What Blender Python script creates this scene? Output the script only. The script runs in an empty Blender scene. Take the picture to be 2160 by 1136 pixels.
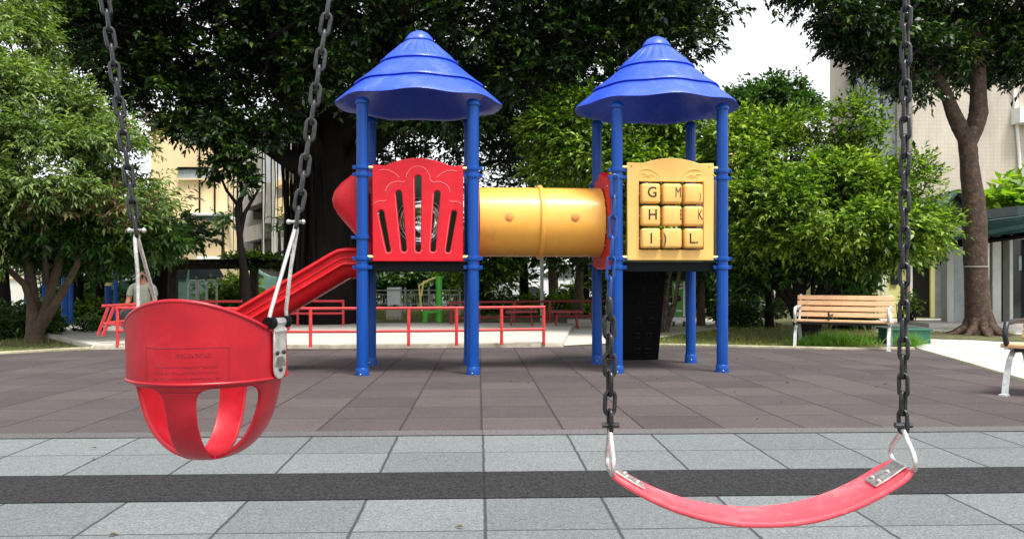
import bpy, bmesh, math, random
import numpy as np
from mathutils import Vector, Matrix
R = math.radians
random.seed(7)
S = bpy.context.scene
C = S.collection

# ---------------------------------------------------------------- camera, sky, sun, exposure
F = 1800.0; CX = 1080.0; HY = 573.0; H = 0.97
cam = bpy.data.cameras.new('camera'); cam.sensor_width = 36; cam.lens = 30.0
cam.shift_y = (HY - 568.0) / 2160.0; cam.clip_start = 0.05; cam.clip_end = 2000
co = bpy.data.objects.new('camera', cam); C.objects.link(co)
co.location = (0, 0, H); co.rotation_euler = (R(90), 0, 0); S.camera = co

SUN_EL, SUN_AZ = 66.0, 145.0          # azimuth clockwise from +Y: behind the camera, to its right
W = bpy.data.worlds.new('World'); S.world = W; W.use_nodes = True
nt = W.node_tree; nt.nodes.clear()
sky = nt.nodes.new('ShaderNodeTexSky'); sky.sky_type = 'NISHITA'; sky.sun_disc = False
sky.sun_elevation = R(SUN_EL); sky.sun_rotation = R(SUN_AZ); sky.dust_density = 1.5; sky.air_density = 1.0; sky.ozone_density = 1.0
hs = nt.nodes.new('ShaderNodeHueSaturation'); hs.inputs['Saturation'].default_value = 0.15; hs.inputs['Value'].default_value = 1.0
bg = nt.nodes.new('ShaderNodeBackground'); bg.inputs['Strength'].default_value = 0.13
wo = nt.nodes.new('ShaderNodeOutputWorld')
nt.links.new(sky.outputs[0], hs.inputs['Color']); nt.links.new(hs.outputs[0], bg.inputs['Color']); nt.links.new(bg.outputs[0], wo.inputs['Surface'])
sl = bpy.data.lights.new('sun', 'SUN'); sl.energy = 2.2; sl.angle = R(18); sl.color = (1.0, 0.96, 0.90)
so = bpy.data.objects.new('sun', sl); C.objects.link(so)
az = R(SUN_AZ); el = R(SUN_EL)
sd = Vector((math.sin(az) * math.cos(el), math.cos(az) * math.cos(el), math.sin(el)))
so.rotation_euler = sd.to_track_quat('Z', 'Y').to_euler()
S.view_settings.view_transform = 'Standard'; S.view_settings.look = 'None'; S.view_settings.gamma = 1.0
S.view_settings.exposure = 1.3
S.cycles.max_bounces = 6; S.cycles.transparent_max_bounces = 12

# ---------------------------------------------------------------- ground shape
GA = R(2.23)                           # the paving grid is turned this much from the camera
T1, T2, SL = 5.20, 12.2, 0.0206
GF = -SL * (T2 - T1)
def gt(x, y): return -x * math.sin(GA) + y * math.cos(GA)
def g(x, y): return -SL * (min(max(gt(x, y), T1), T2) - T1)
def P(px, py, D): return Vector(((px - CX) / F * D, D, H - (py - HY) / F * D))
def G(px, D): x = (px - CX) / F * D; return Vector((x, D, g(x, D)))
def GY(px, py):                        # the ground point seen at a pixel
    lo, hi = 1.0, 120.0
    for _ in range(50):
        m = (lo + hi) / 2; p = P(px, py, m)
        if p.z > g(p.x, p.y): lo = m
        else: hi = m
    return P(px, py, lo)

# ---------------------------------------------------------------- objects
WM = {}
def tag(o, label=None, cat=None, group=None, kind=None):
    if label: o['label'] = label
    if cat: o['category'] = cat
    if group: o['group'] = group
    if kind: o['kind'] = kind
    return o
def thing(name, label, cat, loc=(0, 0, 0), rz=0.0, group=None):
    o = bpy.data.objects.new(name, None); C.objects.link(o); o.location = loc; o.rotation_euler = (0, 0, rz)
    o.empty_display_size = 0.1
    WM[o.name] = Matrix.Translation(Vector(loc)) @ Matrix.Rotation(rz, 4, 'Z')
    return tag(o, label, cat, group)
def link(name, me, mat, parent=None, world=False, smooth=40, bevel=0, loc=None, seg=2):
    me.name = name
    if mat is not None and len(me.materials) == 0: me.materials.append(mat)
    o = bpy.data.objects.new(name, me); C.objects.link(o)
    if loc is not None: o.location = loc
    if parent is not None:
        o.parent = parent; m = WM[parent.name]
        if world: me.transform(m.inverted())
        WM[o.name] = m
    else: WM[o.name] = Matrix.Translation(Vector(loc)) if loc is not None else Matrix()
    if smooth:
        me.shade_smooth(); me.set_sharp_from_angle(angle=R(smooth))
    if bevel:
        b = o.modifiers.new('bevel', 'BEVEL'); b.width = bevel; b.segments = seg; b.limit_method = 'ANGLE'; b.angle_limit = R(40)
    return o
def copy_tree(o, parent=None):
    c = o.copy(); C.objects.link(c)
    if parent is not None: c.parent = parent
    for ch in list(o.children): copy_tree(ch, c)
    return c

class MB:
    def __init__(s): s.v = []; s.f = []
    def add(s, vs, fs):
        n = len(s.v); s.v += [tuple(v) for v in vs]; s.f += [tuple(i + n for i in f) for f in fs]; return s
    def box(s, c, d, rz=0, M=None):
        x, y, z = d[0] / 2, d[1] / 2, d[2] / 2
        vs = [Vector((a * x, b * y, e * z)) for a in (-1, 1) for b in (-1, 1) for e in (-1, 1)]
        m = M or Matrix.Rotation(rz, 4, 'Z')
        vs = [m @ v + Vector(c) for v in vs]
        return s.add(vs, [(0, 1, 3, 2), (4, 6, 7, 5), (0, 4, 5, 1), (2, 3, 7, 6), (0, 2, 6, 4), (1, 5, 7, 3)])
    def bar(s, a, b, w, h, up=(0, 0, 1)):          # a rectangular bar from a to b
        a = Vector(a); b = Vector(b); d = (b - a).normalized(); u = Vector(up)
        r = d.cross(u).normalized(); u = r.cross(d).normalized()
        vs = [p + r * (i * w / 2) + u * (j * h / 2) for p in (a, b) for i in (-1, 1) for j in (-1, 1)]
        return s.add(vs, [(0, 1, 3, 2), (4, 6, 7, 5), (0, 4, 5, 1), (2, 3, 7, 6), (0, 2, 6, 4), (1, 5, 7, 3)])
    def tube(s, pts, r, n=10, closed=False, caps=True):
        pts = [Vector(p) for p in pts]; k = len(pts)
        rs = r if isinstance(r, (list, tuple)) else [r] * k
        ref = None; vs = []
        for i in range(k):
            if closed: t = (pts[(i + 1) % k] - pts[i - 1])
            else: t = pts[min(i + 1, k - 1)] - pts[max(i - 1, 0)]
            t.normalize()
            if ref is None:
                ref = Vector((0, 0, 1)) if abs(t.z) < 0.9 else Vector((1, 0, 0))
            ref = (ref - t * ref.dot(t))
            if ref.length < 1e-6: ref = Vector((0, 1, 0)) - t * t.y
            ref.normalize(); b = t.cross(ref)
            for j in range(n):
                a = 2 * math.pi * j / n
                vs.append(pts[i] + (ref * math.cos(a) + b * math.sin(a)) * rs[i])
        fs = []
        for i in range(k if closed else k - 1):
            i2 = (i + 1) % k
            for j in range(n):
                j2 = (j + 1) % n
                fs.append((i * n + j, i * n + j2, i2 * n + j2, i2 * n + j))
        if caps and not closed:
            fs.append(tuple(range(n - 1, -1, -1))); fs.append(tuple((k - 1) * n + j for j in range(n)))
        return s.add(vs, fs)
    def lathe(s, prof, c=(0, 0, 0), n=24, mod=None, M=None):
        vs = []; fs = []; k = len(prof)
        for i, (r, z) in enumerate(prof):
            for j in range(n):
                a = 2 * math.pi * j / n
                rr, zz = (r, z) if mod is None else mod(i, r, z, a)
                v = Vector((rr * math.cos(a), rr * math.sin(a), zz))
                vs.append((M @ v if M else v) + Vector(c))
        for i in range(k - 1):
            for j in range(n):
                j2 = (j + 1) % n
                fs.append((i * n + j, i * n + j2, (i + 1) * n + j2, (i + 1) * n + j))
        if prof[0][0] > 1e-5: fs.append(tuple(range(n - 1, -1, -1)))
        if prof[-1][0] > 1e-5: fs.append(tuple((k - 1) * n + j for j in range(n)))
        return s.add(vs, fs)
    def ball(s, c, r, n=10):
        sc = r if isinstance(r, (tuple, list)) else (r, r, r)
        prof = [(math.sin(math.pi * i / n), -math.cos(math.pi * i / n)) for i in range(n + 1)]
        return s.lathe(prof, c, n * 2, M=Matrix.Diagonal((sc[0], sc[1], sc[2], 1)))
    def sweep(s, sec, frames, closed=True, caps=True):   # sec: 2D points; frames: (origin, u, w)
        vs = []; fs = []; n = len(sec); k = len(frames)
        for o, u, w in frames:
            for a, b in sec: vs.append(Vector(o) + Vector(u) * a + Vector(w) * b)
        m = n if closed else n - 1
        for i in range(k - 1):
            for j in range(m):
                j2 = (j + 1) % n
                fs.append((i * n + j, i * n + j2, (i + 1) * n + j2, (i + 1) * n + j))
        if caps and closed:
            fs.append(tuple(range(n - 1, -1, -1))); fs.append(tuple((k - 1) * n + j for j in range(n)))
        return s.add(vs, fs)
    def mesh(s, fix=True):
        me = bpy.data.meshes.new('m'); me.from_pydata(s.v, [], s.f); me.update()
        bm = bmesh.new(); bm.from_mesh(me)
        bmesh.ops.remove_doubles(bm, verts=bm.verts, dist=1e-5)
        if fix: bmesh.ops.recalc_face_normals(bm, faces=bm.faces)
        bm.to_mesh(me); bm.free(); return me
    def build(s, name, mat, parent=None, **k): return link(name, s.mesh(), mat, parent, **k)

def curve_mesh(loops, depth, bevel=0.0, M=None, res=1):   # flat filled outline with holes, extruded
    cu = bpy.data.curves.new('c', 'CURVE'); cu.dimensions = '2D'; cu.fill_mode = 'BOTH'
    cu.extrude = depth / 2 - bevel; cu.bevel_depth = bevel; cu.bevel_resolution = 2
    for lp in loops:
        sp = cu.splines.new('POLY'); sp.points.add(len(lp) - 1)
        for i, (x, y) in enumerate(lp): sp.points[i].co = (x, y, 0, 1)
        sp.use_cyclic_u = True
    o = bpy.data.objects.new('c', cu); C.objects.link(o)
    dg = bpy.context.evaluated_depsgraph_get(); me = bpy.data.meshes.new_from_object(o.evaluated_get(dg))
    C.objects.unlink(o); bpy.data.objects.remove(o); me.materials.clear()
    if M is not None: me.transform(M)
    return me
def text_mesh(txt, size, depth=0.002, sx=1.0, M=None, bold=0.0):
    cu = bpy.data.curves.new('t', 'FONT'); cu.body = txt; cu.size = size; cu.extrude = depth; cu.offset = bold
    cu.align_x = 'CENTER'; cu.align_y = 'CENTER'
    o = bpy.data.objects.new('t', cu); C.objects.link(o)
    dg = bpy.context.evaluated_depsgraph_get(); me = bpy.data.meshes.new_from_object(o.evaluated_get(dg))
    C.objects.unlink(o); bpy.data.objects.remove(o); me.materials.clear()
    me.transform(Matrix.Diagonal((sx, 1, 1, 1)))
    if M is not None: me.transform(M)
    return me
XZ = Matrix.Rotation(R(90), 4, 'X')               # x,y outline -> x,z, facing -y
def join(meshes):
    bm = bmesh.new()
    for m in meshes: bm.from_mesh(m)
    me = bpy.data.meshes.new('j'); bm.to_mesh(me); bm.free(); return me

# ---------------------------------------------------------------- materials
def mk(name):
    m = bpy.data.materials.new(name); m.use_nodes = True; n = m.node_tree
    return m, n, n.nodes['Principled BSDF']
def nd(n, t, **k):
    x = n.nodes.new(t)
    for a, b in k.items():
        if a.startswith('i_'): x.inputs[a[2:].replace('_', ' ')].default_value = b
        else: setattr(x, a, b)
    return x
def ramp(n, fac, stops):
    r = n.nodes.new('ShaderNodeValToRGB'); e = r.color_ramp.elements
    while len(e) > 1: e.remove(e[-1])
    e[0].position = stops[0][0]; e[0].color = (*stops[0][1], 1)
    for p, c in stops[1:]:
        q = e.new(p); q.color = (*c, 1)
    n.links.new(fac, r.inputs[0]); return r
def mixc(n, fac, a, b, mode='MIX'):
    x = n.nodes.new('ShaderNodeMix'); x.data_type = 'RGBA'; x.blend_type = mode
    for s, v in ((0, fac), (6, a), (7, b)):
        if hasattr(v, 'links') or hasattr(v, 'is_linked'): n.links.new(v, x.inputs[s])
        elif s == 0: x.inputs[0].default_value = v
        else: x.inputs[s].default_value = (*v, 1)
    return x.outputs[2]
def mt(n, op, a, b=None, c=None):
    x = n.nodes.new('ShaderNodeMath'); x.operation = op
    for i, v in enumerate((a, b, c)):
        if v is None: continue
        if hasattr(v, 'is_linked'): n.links.new(v, x.inputs[i])
        else: x.inputs[i].default_value = v
    return x.outputs[0]
def simple(name, col, rough=0.5, metal=0.0, var=0.18, scale=6.0, bump=0.0, bscale=60, coat=0.0, dirt=None, spec=0.5, streak=False):
    m, n, p = mk(name)
    tc = nd(n, 'ShaderNodeTexCoord'); mp = nd(n, 'ShaderNodeMapping')
    n.links.new(tc.outputs['Object'], mp.inputs[0])
    if streak: mp.inputs['Scale'].default_value = (.7, .7, 0.22)
    no = nd(n, 'ShaderNodeTexNoise', i_Scale=scale, i_Detail=6.0, i_Roughness=0.65); n.links.new(mp.outputs[0], no.inputs['Vector'])
    lo = tuple(c * (1 - var) for c in col); hi = tuple(min(1, c * (1 + var)) for c in col)
    rp = ramp(n, no.outputs['Fac'], [(0.3, lo), (0.7, hi)]); out = rp.outputs[0]
    if dirt:
        n2 = nd(n, 'ShaderNodeTexNoise', i_Scale=scale * 1.7, i_Detail=8.0, i_Roughness=0.75); n.links.new(mp.outputs[0], n2.inputs['Vector'])
        r2 = ramp(n, n2.outputs['Fac'], [(0.52, (0, 0, 0)), (0.72, (1, 1, 1))])
        out = mixc(n, mt(n, 'MULTIPLY', r2.outputs[0], dirt[1]), out, dirt[0])
    if 'plastic' in name or 'painted steel' in name or 'belt' in name:
        m3 = nd(n, 'ShaderNodeMapping'); m3.inputs['Scale'].default_value = (1, 1, 9); m3.inputs['Rotation'].default_value = (0.5, 0.3, 0.2); n.links.new(tc.outputs['Object'], m3.inputs[0])
        n4 = nd(n, 'ShaderNodeTexNoise', i_Scale=7.0, i_Detail=10.0, i_Roughness=0.8); n.links.new(m3.outputs[0], n4.inputs['Vector'])
        r4 = ramp(n, n4.outputs['Fac'], [(0.60, (0, 0, 0)), (0.70, (1, 1, 1))])
        out = mixc(n, mt(n, 'MULTIPLY', r4.outputs[0], 0.22), out, tuple(min(1, c * .7 + .16) for c in col))
        n5 = nd(n, 'ShaderNodeTexNoise', i_Scale=2.6, i_Detail=9.0, i_Roughness=0.75); n.links.new(tc.outputs['Object'], n5.inputs['Vector'])
        r5 = ramp(n, n5.outputs['Fac'], [(0.56, (0, 0, 0)), (0.78, (1, 1, 1))])
        out = mixc(n, mt(n, 'MULTIPLY', r5.outputs[0], 0.5), out, tuple(c * .45 + .01 for c in col))
    n.links.new(out, p.inputs['Base Color'])
    rr = nd(n, 'ShaderNodeMapRange'); n.links.new(no.outputs['Fac'], rr.inputs[0]); rr.inputs[3].default_value = max(0, rough - 0.12); rr.inputs[4].default_value = min(1, rough + 0.12)
    n.links.new(rr.outputs[0], p.inputs['Roughness']); p.inputs['Metallic'].default_value = metal
    p.inputs['Specular IOR Level'].default_value = spec; p.inputs['Coat Weight'].default_value = coat
    if bump:
        n3 = nd(n, 'ShaderNodeTexNoise', i_Scale=float(bscale), i_Detail=4.0); n.links.new(tc.outputs['Object'], n3.inputs['Vector'])
        b = nd(n, 'ShaderNodeBump', i_Strength=bump, i_Distance=0.01); n.links.new(n3.outputs['Fac'], b.inputs['Height']); n.links.new(b.outputs[0], p.inputs['Normal'])
    return m
def leafmat(name, stops, trans=0.35, rough=0.42):
    m, n, p = mk(name)
    ge = nd(n, 'ShaderNodeNewGeometry'); tc = nd(n, 'ShaderNodeTexCoord')
    no = nd(n, 'ShaderNodeTexNoise', i_Scale=1.1, i_Detail=3.0); n.links.new(tc.outputs['Object'], no.inputs['Vector'])
    fac = mt(n, 'ADD', mt(n, 'MULTIPLY', ge.outputs['Random Per Island'], 0.62), mt(n, 'MULTIPLY', mt(n, 'SUBTRACT', no.outputs['Fac'], 0.25), 0.75))
    rp = ramp(n, fac, stops)
    n.links.new(rp.outputs[0], p.inputs['Base Color']); p.inputs['Roughness'].default_value = rough; p.inputs['Specular IOR Level'].default_value = 0.4
    tr = nd(n, 'ShaderNodeBsdfTranslucent'); tcol = mixc(n, 1.0, rp.outputs[0], (1.5, 1.6, 0.5), 'MULTIPLY'); n.links.new(tcol, tr.inputs[0])
    mx = nd(n, 'ShaderNodeMixShader'); mx.inputs[0].default_value = trans
    n.links.new(p.outputs[0], mx.inputs[1]); n.links.new(tr.outputs[0], mx.inputs[2])
    n.links.new(mx.outputs[0], n.nodes['Material Output'].inputs['Surface'])
    return m
def tiles(name, c1, c2, joint, s0, ds, t0, dt, speck=0.5, jw=0.006, stain=(0.1, 0.09, 0.09), fs=110.0):
    m, n, p = mk(name)
    tc = nd(n, 'ShaderNodeTexCoord'); sx = nd(n, 'ShaderNodeSeparateXYZ'); n.links.new(tc.outputs['Object'], sx.inputs[0])
    wob = nd(n, 'ShaderNodeTexNoise', i_Scale=9.0, i_Detail=3.0); n.links.new(tc.outputs['Object'], wob.inputs['Vector'])
    wv = mt(n, 'MULTIPLY', mt(n, 'SUBTRACT', wob.outputs['Fac'], 0.5), 0.012)
    u = mt(n, 'DIVIDE', mt(n, 'ADD', mt(n, 'SUBTRACT', sx.outputs[0], s0), wv), ds); v = mt(n, 'DIVIDE', mt(n, 'ADD', mt(n, 'SUBTRACT', sx.outputs[1], t0), wv), dt)
    def edge(q, d, w):
        f = mt(n, 'FRACT', q); e = mt(n, 'MINIMUM', f, mt(n, 'SUBTRACT', 1.0, f))
        return mt(n, 'MULTIPLY', e, d)
    eu = edge(u, ds, jw); ev = edge(v, dt, jw)
    e = mt(n, 'MINIMUM', eu, mt(n, 'MULTIPLY', ev, 1.35))
    jm = nd(n, 'ShaderNodeMapRange'); n.links.new(e, jm.inputs[0]); jm.inputs[1].default_value = jw * 0.35; jm.inputs[2].default_value = jw; jm.inputs[3].default_value = 1.0; jm.inputs[4].default_value = 0.0
    cell = nd(n, 'ShaderNodeCombineXYZ'); n.links.new(mt(n, 'FLOOR', u), cell.inputs[0]); n.links.new(mt(n, 'FLOOR', v), cell.inputs[1])
    wn = nd(n, 'ShaderNodeTexWhiteNoise', noise_dimensions='2D'); n.links.new(cell.outputs[0], wn.inputs['Vector'])
    big = nd(n, 'ShaderNodeTexNoise', i_Scale=1.3, i_Detail=6.0, i_Roughness=0.7); n.links.new(tc.outputs['Object'], big.inputs['Vector'])
    fine = nd(n, 'ShaderNodeTexNoise', i_Scale=fs, i_Detail=4.0, i_Roughness=0.85); n.links.new(tc.outputs['Object'], fine.inputs['Vector'])
    vo = nd(n, 'ShaderNodeTexVoronoi', i_Scale=150.0); n.links.new(tc.outputs['Object'], vo.inputs['Vector'])
    f = mt(n, 'ADD', mt(n, 'MULTIPLY', wn.outputs['Value'], 0.5), mt(n, 'MULTIPLY', big.outputs['Fac'], 0.6))
    base = ramp(n, f, [(0.2, c1), (0.8, c2)]).outputs[0]
    sp = ramp(n, fine.outputs['Fac'], [(0.34, (1 - speck * .9,) * 3), (0.48, (0.95, 0.95, 0.95)), (0.64, (1 + speck * 1.0,) * 3)]).outputs[0]
    base = mixc(n, 1.0, base, sp, 'MULTIPLY')
    st = nd(n, 'ShaderNodeTexNoise', i_Scale=3.5, i_Detail=9.0, i_Roughness=0.8); n.links.new(tc.outputs['Object'], st.inputs['Vector'])
    sm = ramp(n, st.outputs['Fac'], [(0.58, (0, 0, 0)), (0.75, (1, 1, 1))])
    base = mixc(n, mt(n, 'MULTIPLY', sm.outputs[0], 0.55), base, stain)
    base = mixc(n, mt(n, 'MULTIPLY', jm.outputs[0], 0.9), base, joint)
    n.links.new(base, p.inputs['Base Color']); p.inputs['Roughness'].default_value = 0.9; p.inputs['Specular IOR Level'].default_value = 0.22
    h = mt(n, 'SUBTRACT', mt(n, 'MULTIPLY', vo.outputs['Distance'], 0.35), jm.outputs[0])
    b = nd(n, 'ShaderNodeBump', i_Strength=0.6, i_Distance=0.006); n.links.new(h, b.inputs['Height']); n.links.new(b.outputs[0], p.inputs['Normal'])
    return m
def wall_tiles(name, col, mortar, scale, rowh=0.25, brickw=0.5, grime=0.35):
    m, n, p = mk(name)
    tc = nd(n, 'ShaderNodeTexCoord'); mp = nd(n, 'ShaderNodeMapping'); mp.inputs['Rotation'].default_value = (R(-90), 0, 0)
    n.links.new(tc.outputs['Object'], mp.inputs[0])
    br = nd(n, 'ShaderNodeTexBrick', offset=0.0, i_Scale=scale, i_Mortar_Size=0.018); br.inputs['Brick Width'].default_value = brickw; br.inputs['Row Height'].default_value = rowh
    br.inputs['Color1'].default_value = (*col, 1); br.inputs['Color2'].default_value = (*[c * 0.93 for c in col], 1); br.inputs['Mortar'].default_value = (*mortar, 1)
    n.links.new(mp.outputs[0], br.inputs['Vector'])
    m2 = nd(n, 'ShaderNodeMapping'); m2.inputs['Scale'].default_value = (.6, .6, 0.18); n.links.new(tc.outputs['Object'], m2.inputs[0])
    no = nd(n, 'ShaderNodeTexNoise', i_Scale=1.3, i_Detail=5.0, i_Roughness=0.6); n.links.new(m2.outputs[0], no.inputs['Vector'])
    rp = ramp(n, no.outputs['Fac'], [(0.35, (1 - grime, 1 - grime, 1 - grime * 0.9)), (0.6, (1, 1, 1))])
    n.links.new(mixc(n, 1.0, br.outputs['Color'], rp.outputs[0], 'MULTIPLY'), p.inputs['Base Color']); p.inputs['Roughness'].default_value = 0.7
    return m

M = {}
M['red'] = simple('red plastic', (0.56, 0.003, 0.014), 0.45, spec=0.35, var=0.12, bump=0.05, bscale=90, dirt=((0.55, 0.05, 0.06), 0.35), scale=5)
M['red_worn_glint'] = simple('worn red edge and highlight', (0.80, 0.16, 0.17), 0.5)  # pale tone holds both the edge wear and its painted highlights
M['slide_red'] = simple('red slide plastic', (0.47, 0.0015, 0.006), 0.35, spec=0.4, var=0.12, bump=0.05, dirt=((0.6, 0.06, 0.06), 0.3))
M['blue_roof'] = simple('blue roof plastic', (0.018, 0.072, 0.60), 0.5, var=0.14, bump=0.10, bscale=40, coat=0.15, scale=4, streak=True, dirt=((0.16, 0.22, 0.66), 0.45))
M['blue'] = simple('blue painted steel', (0.0, 0.052, 0.28), 0.36, spec=0.3, var=0.14, scale=4, bump=0.03, dirt=((0.03, 0.10, 0.3), 0.3), streak=True)
M['amber'] = simple('amber plastic', (0.82, 0.40, 0.06), 0.42, var=0.07, scale=3, coat=0.08, bump=0.03, bscale=30, dirt=((0.75, 0.33, 0.08), 0.3))
M['amber_mark'] = simple('faded disc', (0.70, 0.25, 0.05), 0.5)
M['yellow'] = simple('yellow plastic', (0.79, 0.46, 0.12), 0.48, var=0.08, scale=5, bump=0.08, bscale=120, dirt=((0.70, 0.42, 0.16), 0.35))
M['pale_yellow'] = simple('pale yellow paint', (0.85, 0.72, 0.22), 0.4)
M['cream'] = simple('cream plastic', (0.80, 0.70, 0.62), 0.5)
M['green'] = simple('dark green plastic', (0.006, 0.075, 0.025), 0.35)
M['deck'] = simple('dark deck steel', (0.005, 0.008, 0.008), 0.6, bump=0.2, spec=0.15)
M['black'] = simple('black rubber', (0.004, 0.004, 0.004), 0.7, spec=0.12, bump=0.2, bscale=120)
M['chain'] = simple('black chain steel', (0.010, 0.0105, 0.0115), 0.26, metal=0.0, var=0.4, scale=60, bump=0.15, bscale=300)
M['chain_worn'] = simple('worn chain steel', (0.045, 0.045, 0.048), 0.30, metal=0.4, var=0.45, scale=60, bump=0.15, bscale=300)
M['chain_blue'] = simple('faded chain blue', (0.0, 0.04, 0.20), 0.35, var=0.3, scale=40)  # coating is made up; its blue merges the fading chain with the post
M['steel'] = simple('galvanised steel', (0.62, 0.61, 0.58), 0.36, metal=0.85, var=0.25, scale=70, bump=0.1, bscale=200, dirt=((0.30, 0.16, 0.10), 0.5))
M['letter'] = simple('black lettering', (0.03, 0.018, 0.012), 0.6)
M['belt'] = simple('red rubber belt', (0.70, 0.075, 0.10), 0.42, var=0.16, scale=9, bump=0.06, bscale=150, dirt=((0.80, 0.25, 0.26), 0.6))
M['wood'] = simple('bench wood', (0.60, 0.36, 0.19), 0.55, var=0.15, scale=14, bump=0.1)
M['iron'] = simple('pale cast iron', (0.50, 0.53, 0.52), 0.45, metal=0.3, var=0.35, scale=30)
M['iron_dark'] = simple('dark cast iron', (0.03, 0.035, 0.037), 0.4, metal=0.4, var=0.3, scale=30)
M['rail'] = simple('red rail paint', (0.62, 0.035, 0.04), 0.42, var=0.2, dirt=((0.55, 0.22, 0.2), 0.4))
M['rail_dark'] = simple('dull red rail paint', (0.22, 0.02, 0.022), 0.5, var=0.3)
M['concrete'] = simple('pale concrete', (0.50, 0.47, 0.41), 0.85, var=0.12, scale=2.5, bump=0.3, bscale=40, dirt=((0.38, 0.35, 0.28), 0.5))
M['concrete_edge'] = simple('weathered concrete edge', (0.36, 0.32, 0.25), 0.9, var=0.3, scale=6, bump=0.5, bscale=30, dirt=((0.12, 0.10, 0.07), 0.7))
M['kerb'] = simple('mossy kerb stone', (0.38, 0.35, 0.24), 0.9, var=0.3, scale=5, bump=0.4, dirt=((0.12, 0.13, 0.05), 0.6))
M['soil'] = simple('soil and thin grass', (0.085, 0.085, 0.032), 0.95, var=0.55, scale=1.4, bump=0.8, bscale=25, dirt=((0.06, 0.04, 0.022), 0.9))
M['asphalt'] = simple('asphalt', (0.07, 0.07, 0.07), 0.9, var=0.2, bump=0.3)
M['bark'] = simple('brown bark', (0.050, 0.030, 0.021), 0.9, var=0.65, scale=9, bump=1.0, bscale=26, dirt=((0.17, 0.13, 0.075), 0.95))
M['bark_pale'] = simple('pale brown bark', (0.075, 0.052, 0.032), 0.9, var=0.5, scale=8, bump=1.0, bscale=30, dirt=((0.07, 0.055, 0.03), 0.7))
M['bark_dark'] = simple('dark bark', (0.010, 0.008, 0.0065), 0.95, spec=0.15, var=0.5, scale=5, bump=0.8, streak=True)
M['leaf_dark'] = leafmat('dark glossy leaves', [(0.15, (0.003, 0.010, 0.003)), (0.5, (0.008, 0.026, 0.005)), (0.72, (0.030, 0.080, 0.010)), (0.88, (0.16, 0.26, 0.025))], 0.12, 0.35)
M['leaf_soft'] = leafmat('soft grey green leaves', [(0.15, (0.025, 0.05, 0.012)), (0.42, (0.10, 0.17, 0.045)), (0.7, (0.21, 0.31, 0.09)), (0.92, (0.42, 0.49, 0.22)), (1.0, (0.42, 0.30, 0.12))], 0.35, 0.45)
M['leaf_brown'] = leafmat('brown tinged leaves', [(0.15, (0.07, 0.045, 0.03)), (0.6, (0.14, 0.10, 0.05)), (0.9, (0.16, 0.19, 0.06))], 0.3, 0.5)
M['leaf_bright'] = leafmat('bright green leaves', [(0.12, (0.010, 0.034, 0.004)), (0.38, (0.055, 0.12, 0.010)), (0.62, (0.17, 0.29, 0.03)), (0.88, (0.48, 0.58, 0.14)), (0.99, (0.55, 0.36, 0.07))], 0.38, 0.40)
M['leaf_lime'] = leafmat('lime green leaves', [(0.15, (0.05, 0.12, 0.01)), (0.5, (0.16, 0.30, 0.025)), (0.95, (0.38, 0.5, 0.07))], 0.4, 0.35)
M['leaf_hedge'] = leafmat('hedge leaves', [(0.15, (0.012, 0.035, 0.008)), (0.5, (0.03, 0.085, 0.014)), (0.95, (0.10, 0.20, 0.03))], 0.25, 0.4)
M['grass'] = leafmat('grass blades', [(0.15, (0.09, 0.11, 0.02)), (0.5, (0.18, 0.22, 0.035)), (0.95, (0.36, 0.36, 0.09))], 0.3, 0.5)
M['grass_bright'] = leafmat('bright grass blades', [(0.15, (0.05, 0.14, 0.012)), (0.5, (0.11, 0.26, 0.02)), (0.95, (0.24, 0.42, 0.05))], 0.3, 0.45)
M['wall_cream'] = simple('cream render wall', (0.86, 0.66, 0.38), 0.85, var=0.07, scale=1.5, dirt=((0.6, 0.42, 0.22), 0.25), streak=True)
M['wall_yellow'] = simple('yellow render wall', (0.82, 0.78, 0.32), 0.85, var=0.08, scale=1.5, dirt=((0.6, 0.55, 0.3), 0.3), streak=True)
M['wall_white'] = simple('white wall', (0.80, 0.78, 0.70), 0.85, var=0.08, scale=1.2, dirt=((0.5, 0.48, 0.4), 0.4), streak=True)
M['wall_grey'] = simple('grey concrete wall', (0.30, 0.29, 0.26), 0.85, var=0.3, scale=1.5, dirt=((0.12, 0.12, 0.11), 0.7), streak=True)
M['wall_bluegrey'] = simple('blue grey wall', (0.42, 0.45, 0.50), 0.8, var=0.15, scale=1.0, dirt=((0.25, 0.26, 0.28), 0.5), streak=True)
M['wall_beige'] = simple('beige wall', (0.52, 0.46, 0.38), 0.85, var=0.15, scale=1.0, dirt=((0.3, 0.27, 0.22), 0.6), streak=True)
M['wall_tiled'] = wall_tiles('cream wall tiles', (0.60, 0.54, 0.44), (0.54, 0.48, 0.385), 1.0, 0.12, 0.12)
M['glass'] = simple('dark window glass', (0.02, 0.025, 0.03), 0.12, var=0.3, scale=1)
M['glass_pale'] = simple('pale window glass', (0.32, 0.37, 0.38), 0.2, var=0.3, scale=1)
M['teal'] = simple('teal painted roof', (0.03, 0.085, 0.075), 0.45, var=0.2, scale=3, dirt=((0.15, 0.2, 0.17), 0.4))
M['teal_box'] = simple('green planter paint', (0.012, 0.10, 0.065), 0.5, var=0.2)
M['door_dark'] = simple('dark door', (0.012, 0.012, 0.012), 0.3)
M['grey_frame'] = simple('grey frame', (0.42, 0.43, 0.38), 0.6, var=0.15, dirt=((0.2, 0.2, 0.17), 0.5), streak=True)
M['white_paint'] = simple('white paint', (0.78, 0.80, 0.78), 0.4, var=0.08)
M['sign_green'] = simple('sign green', (0.10, 0.34, 0.07), 0.5, var=0.12)
M['lime_paint'] = simple('lime green paint', (0.08, 0.50, 0.04), 0.4)
M['skin'] = simple('skin', (0.50, 0.20, 0.13), 0.5, var=0.1)
M['shirt'] = simple('grey green shirt', (0.36, 0.40, 0.32), 0.9, var=0.3, scale=12)
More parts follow.
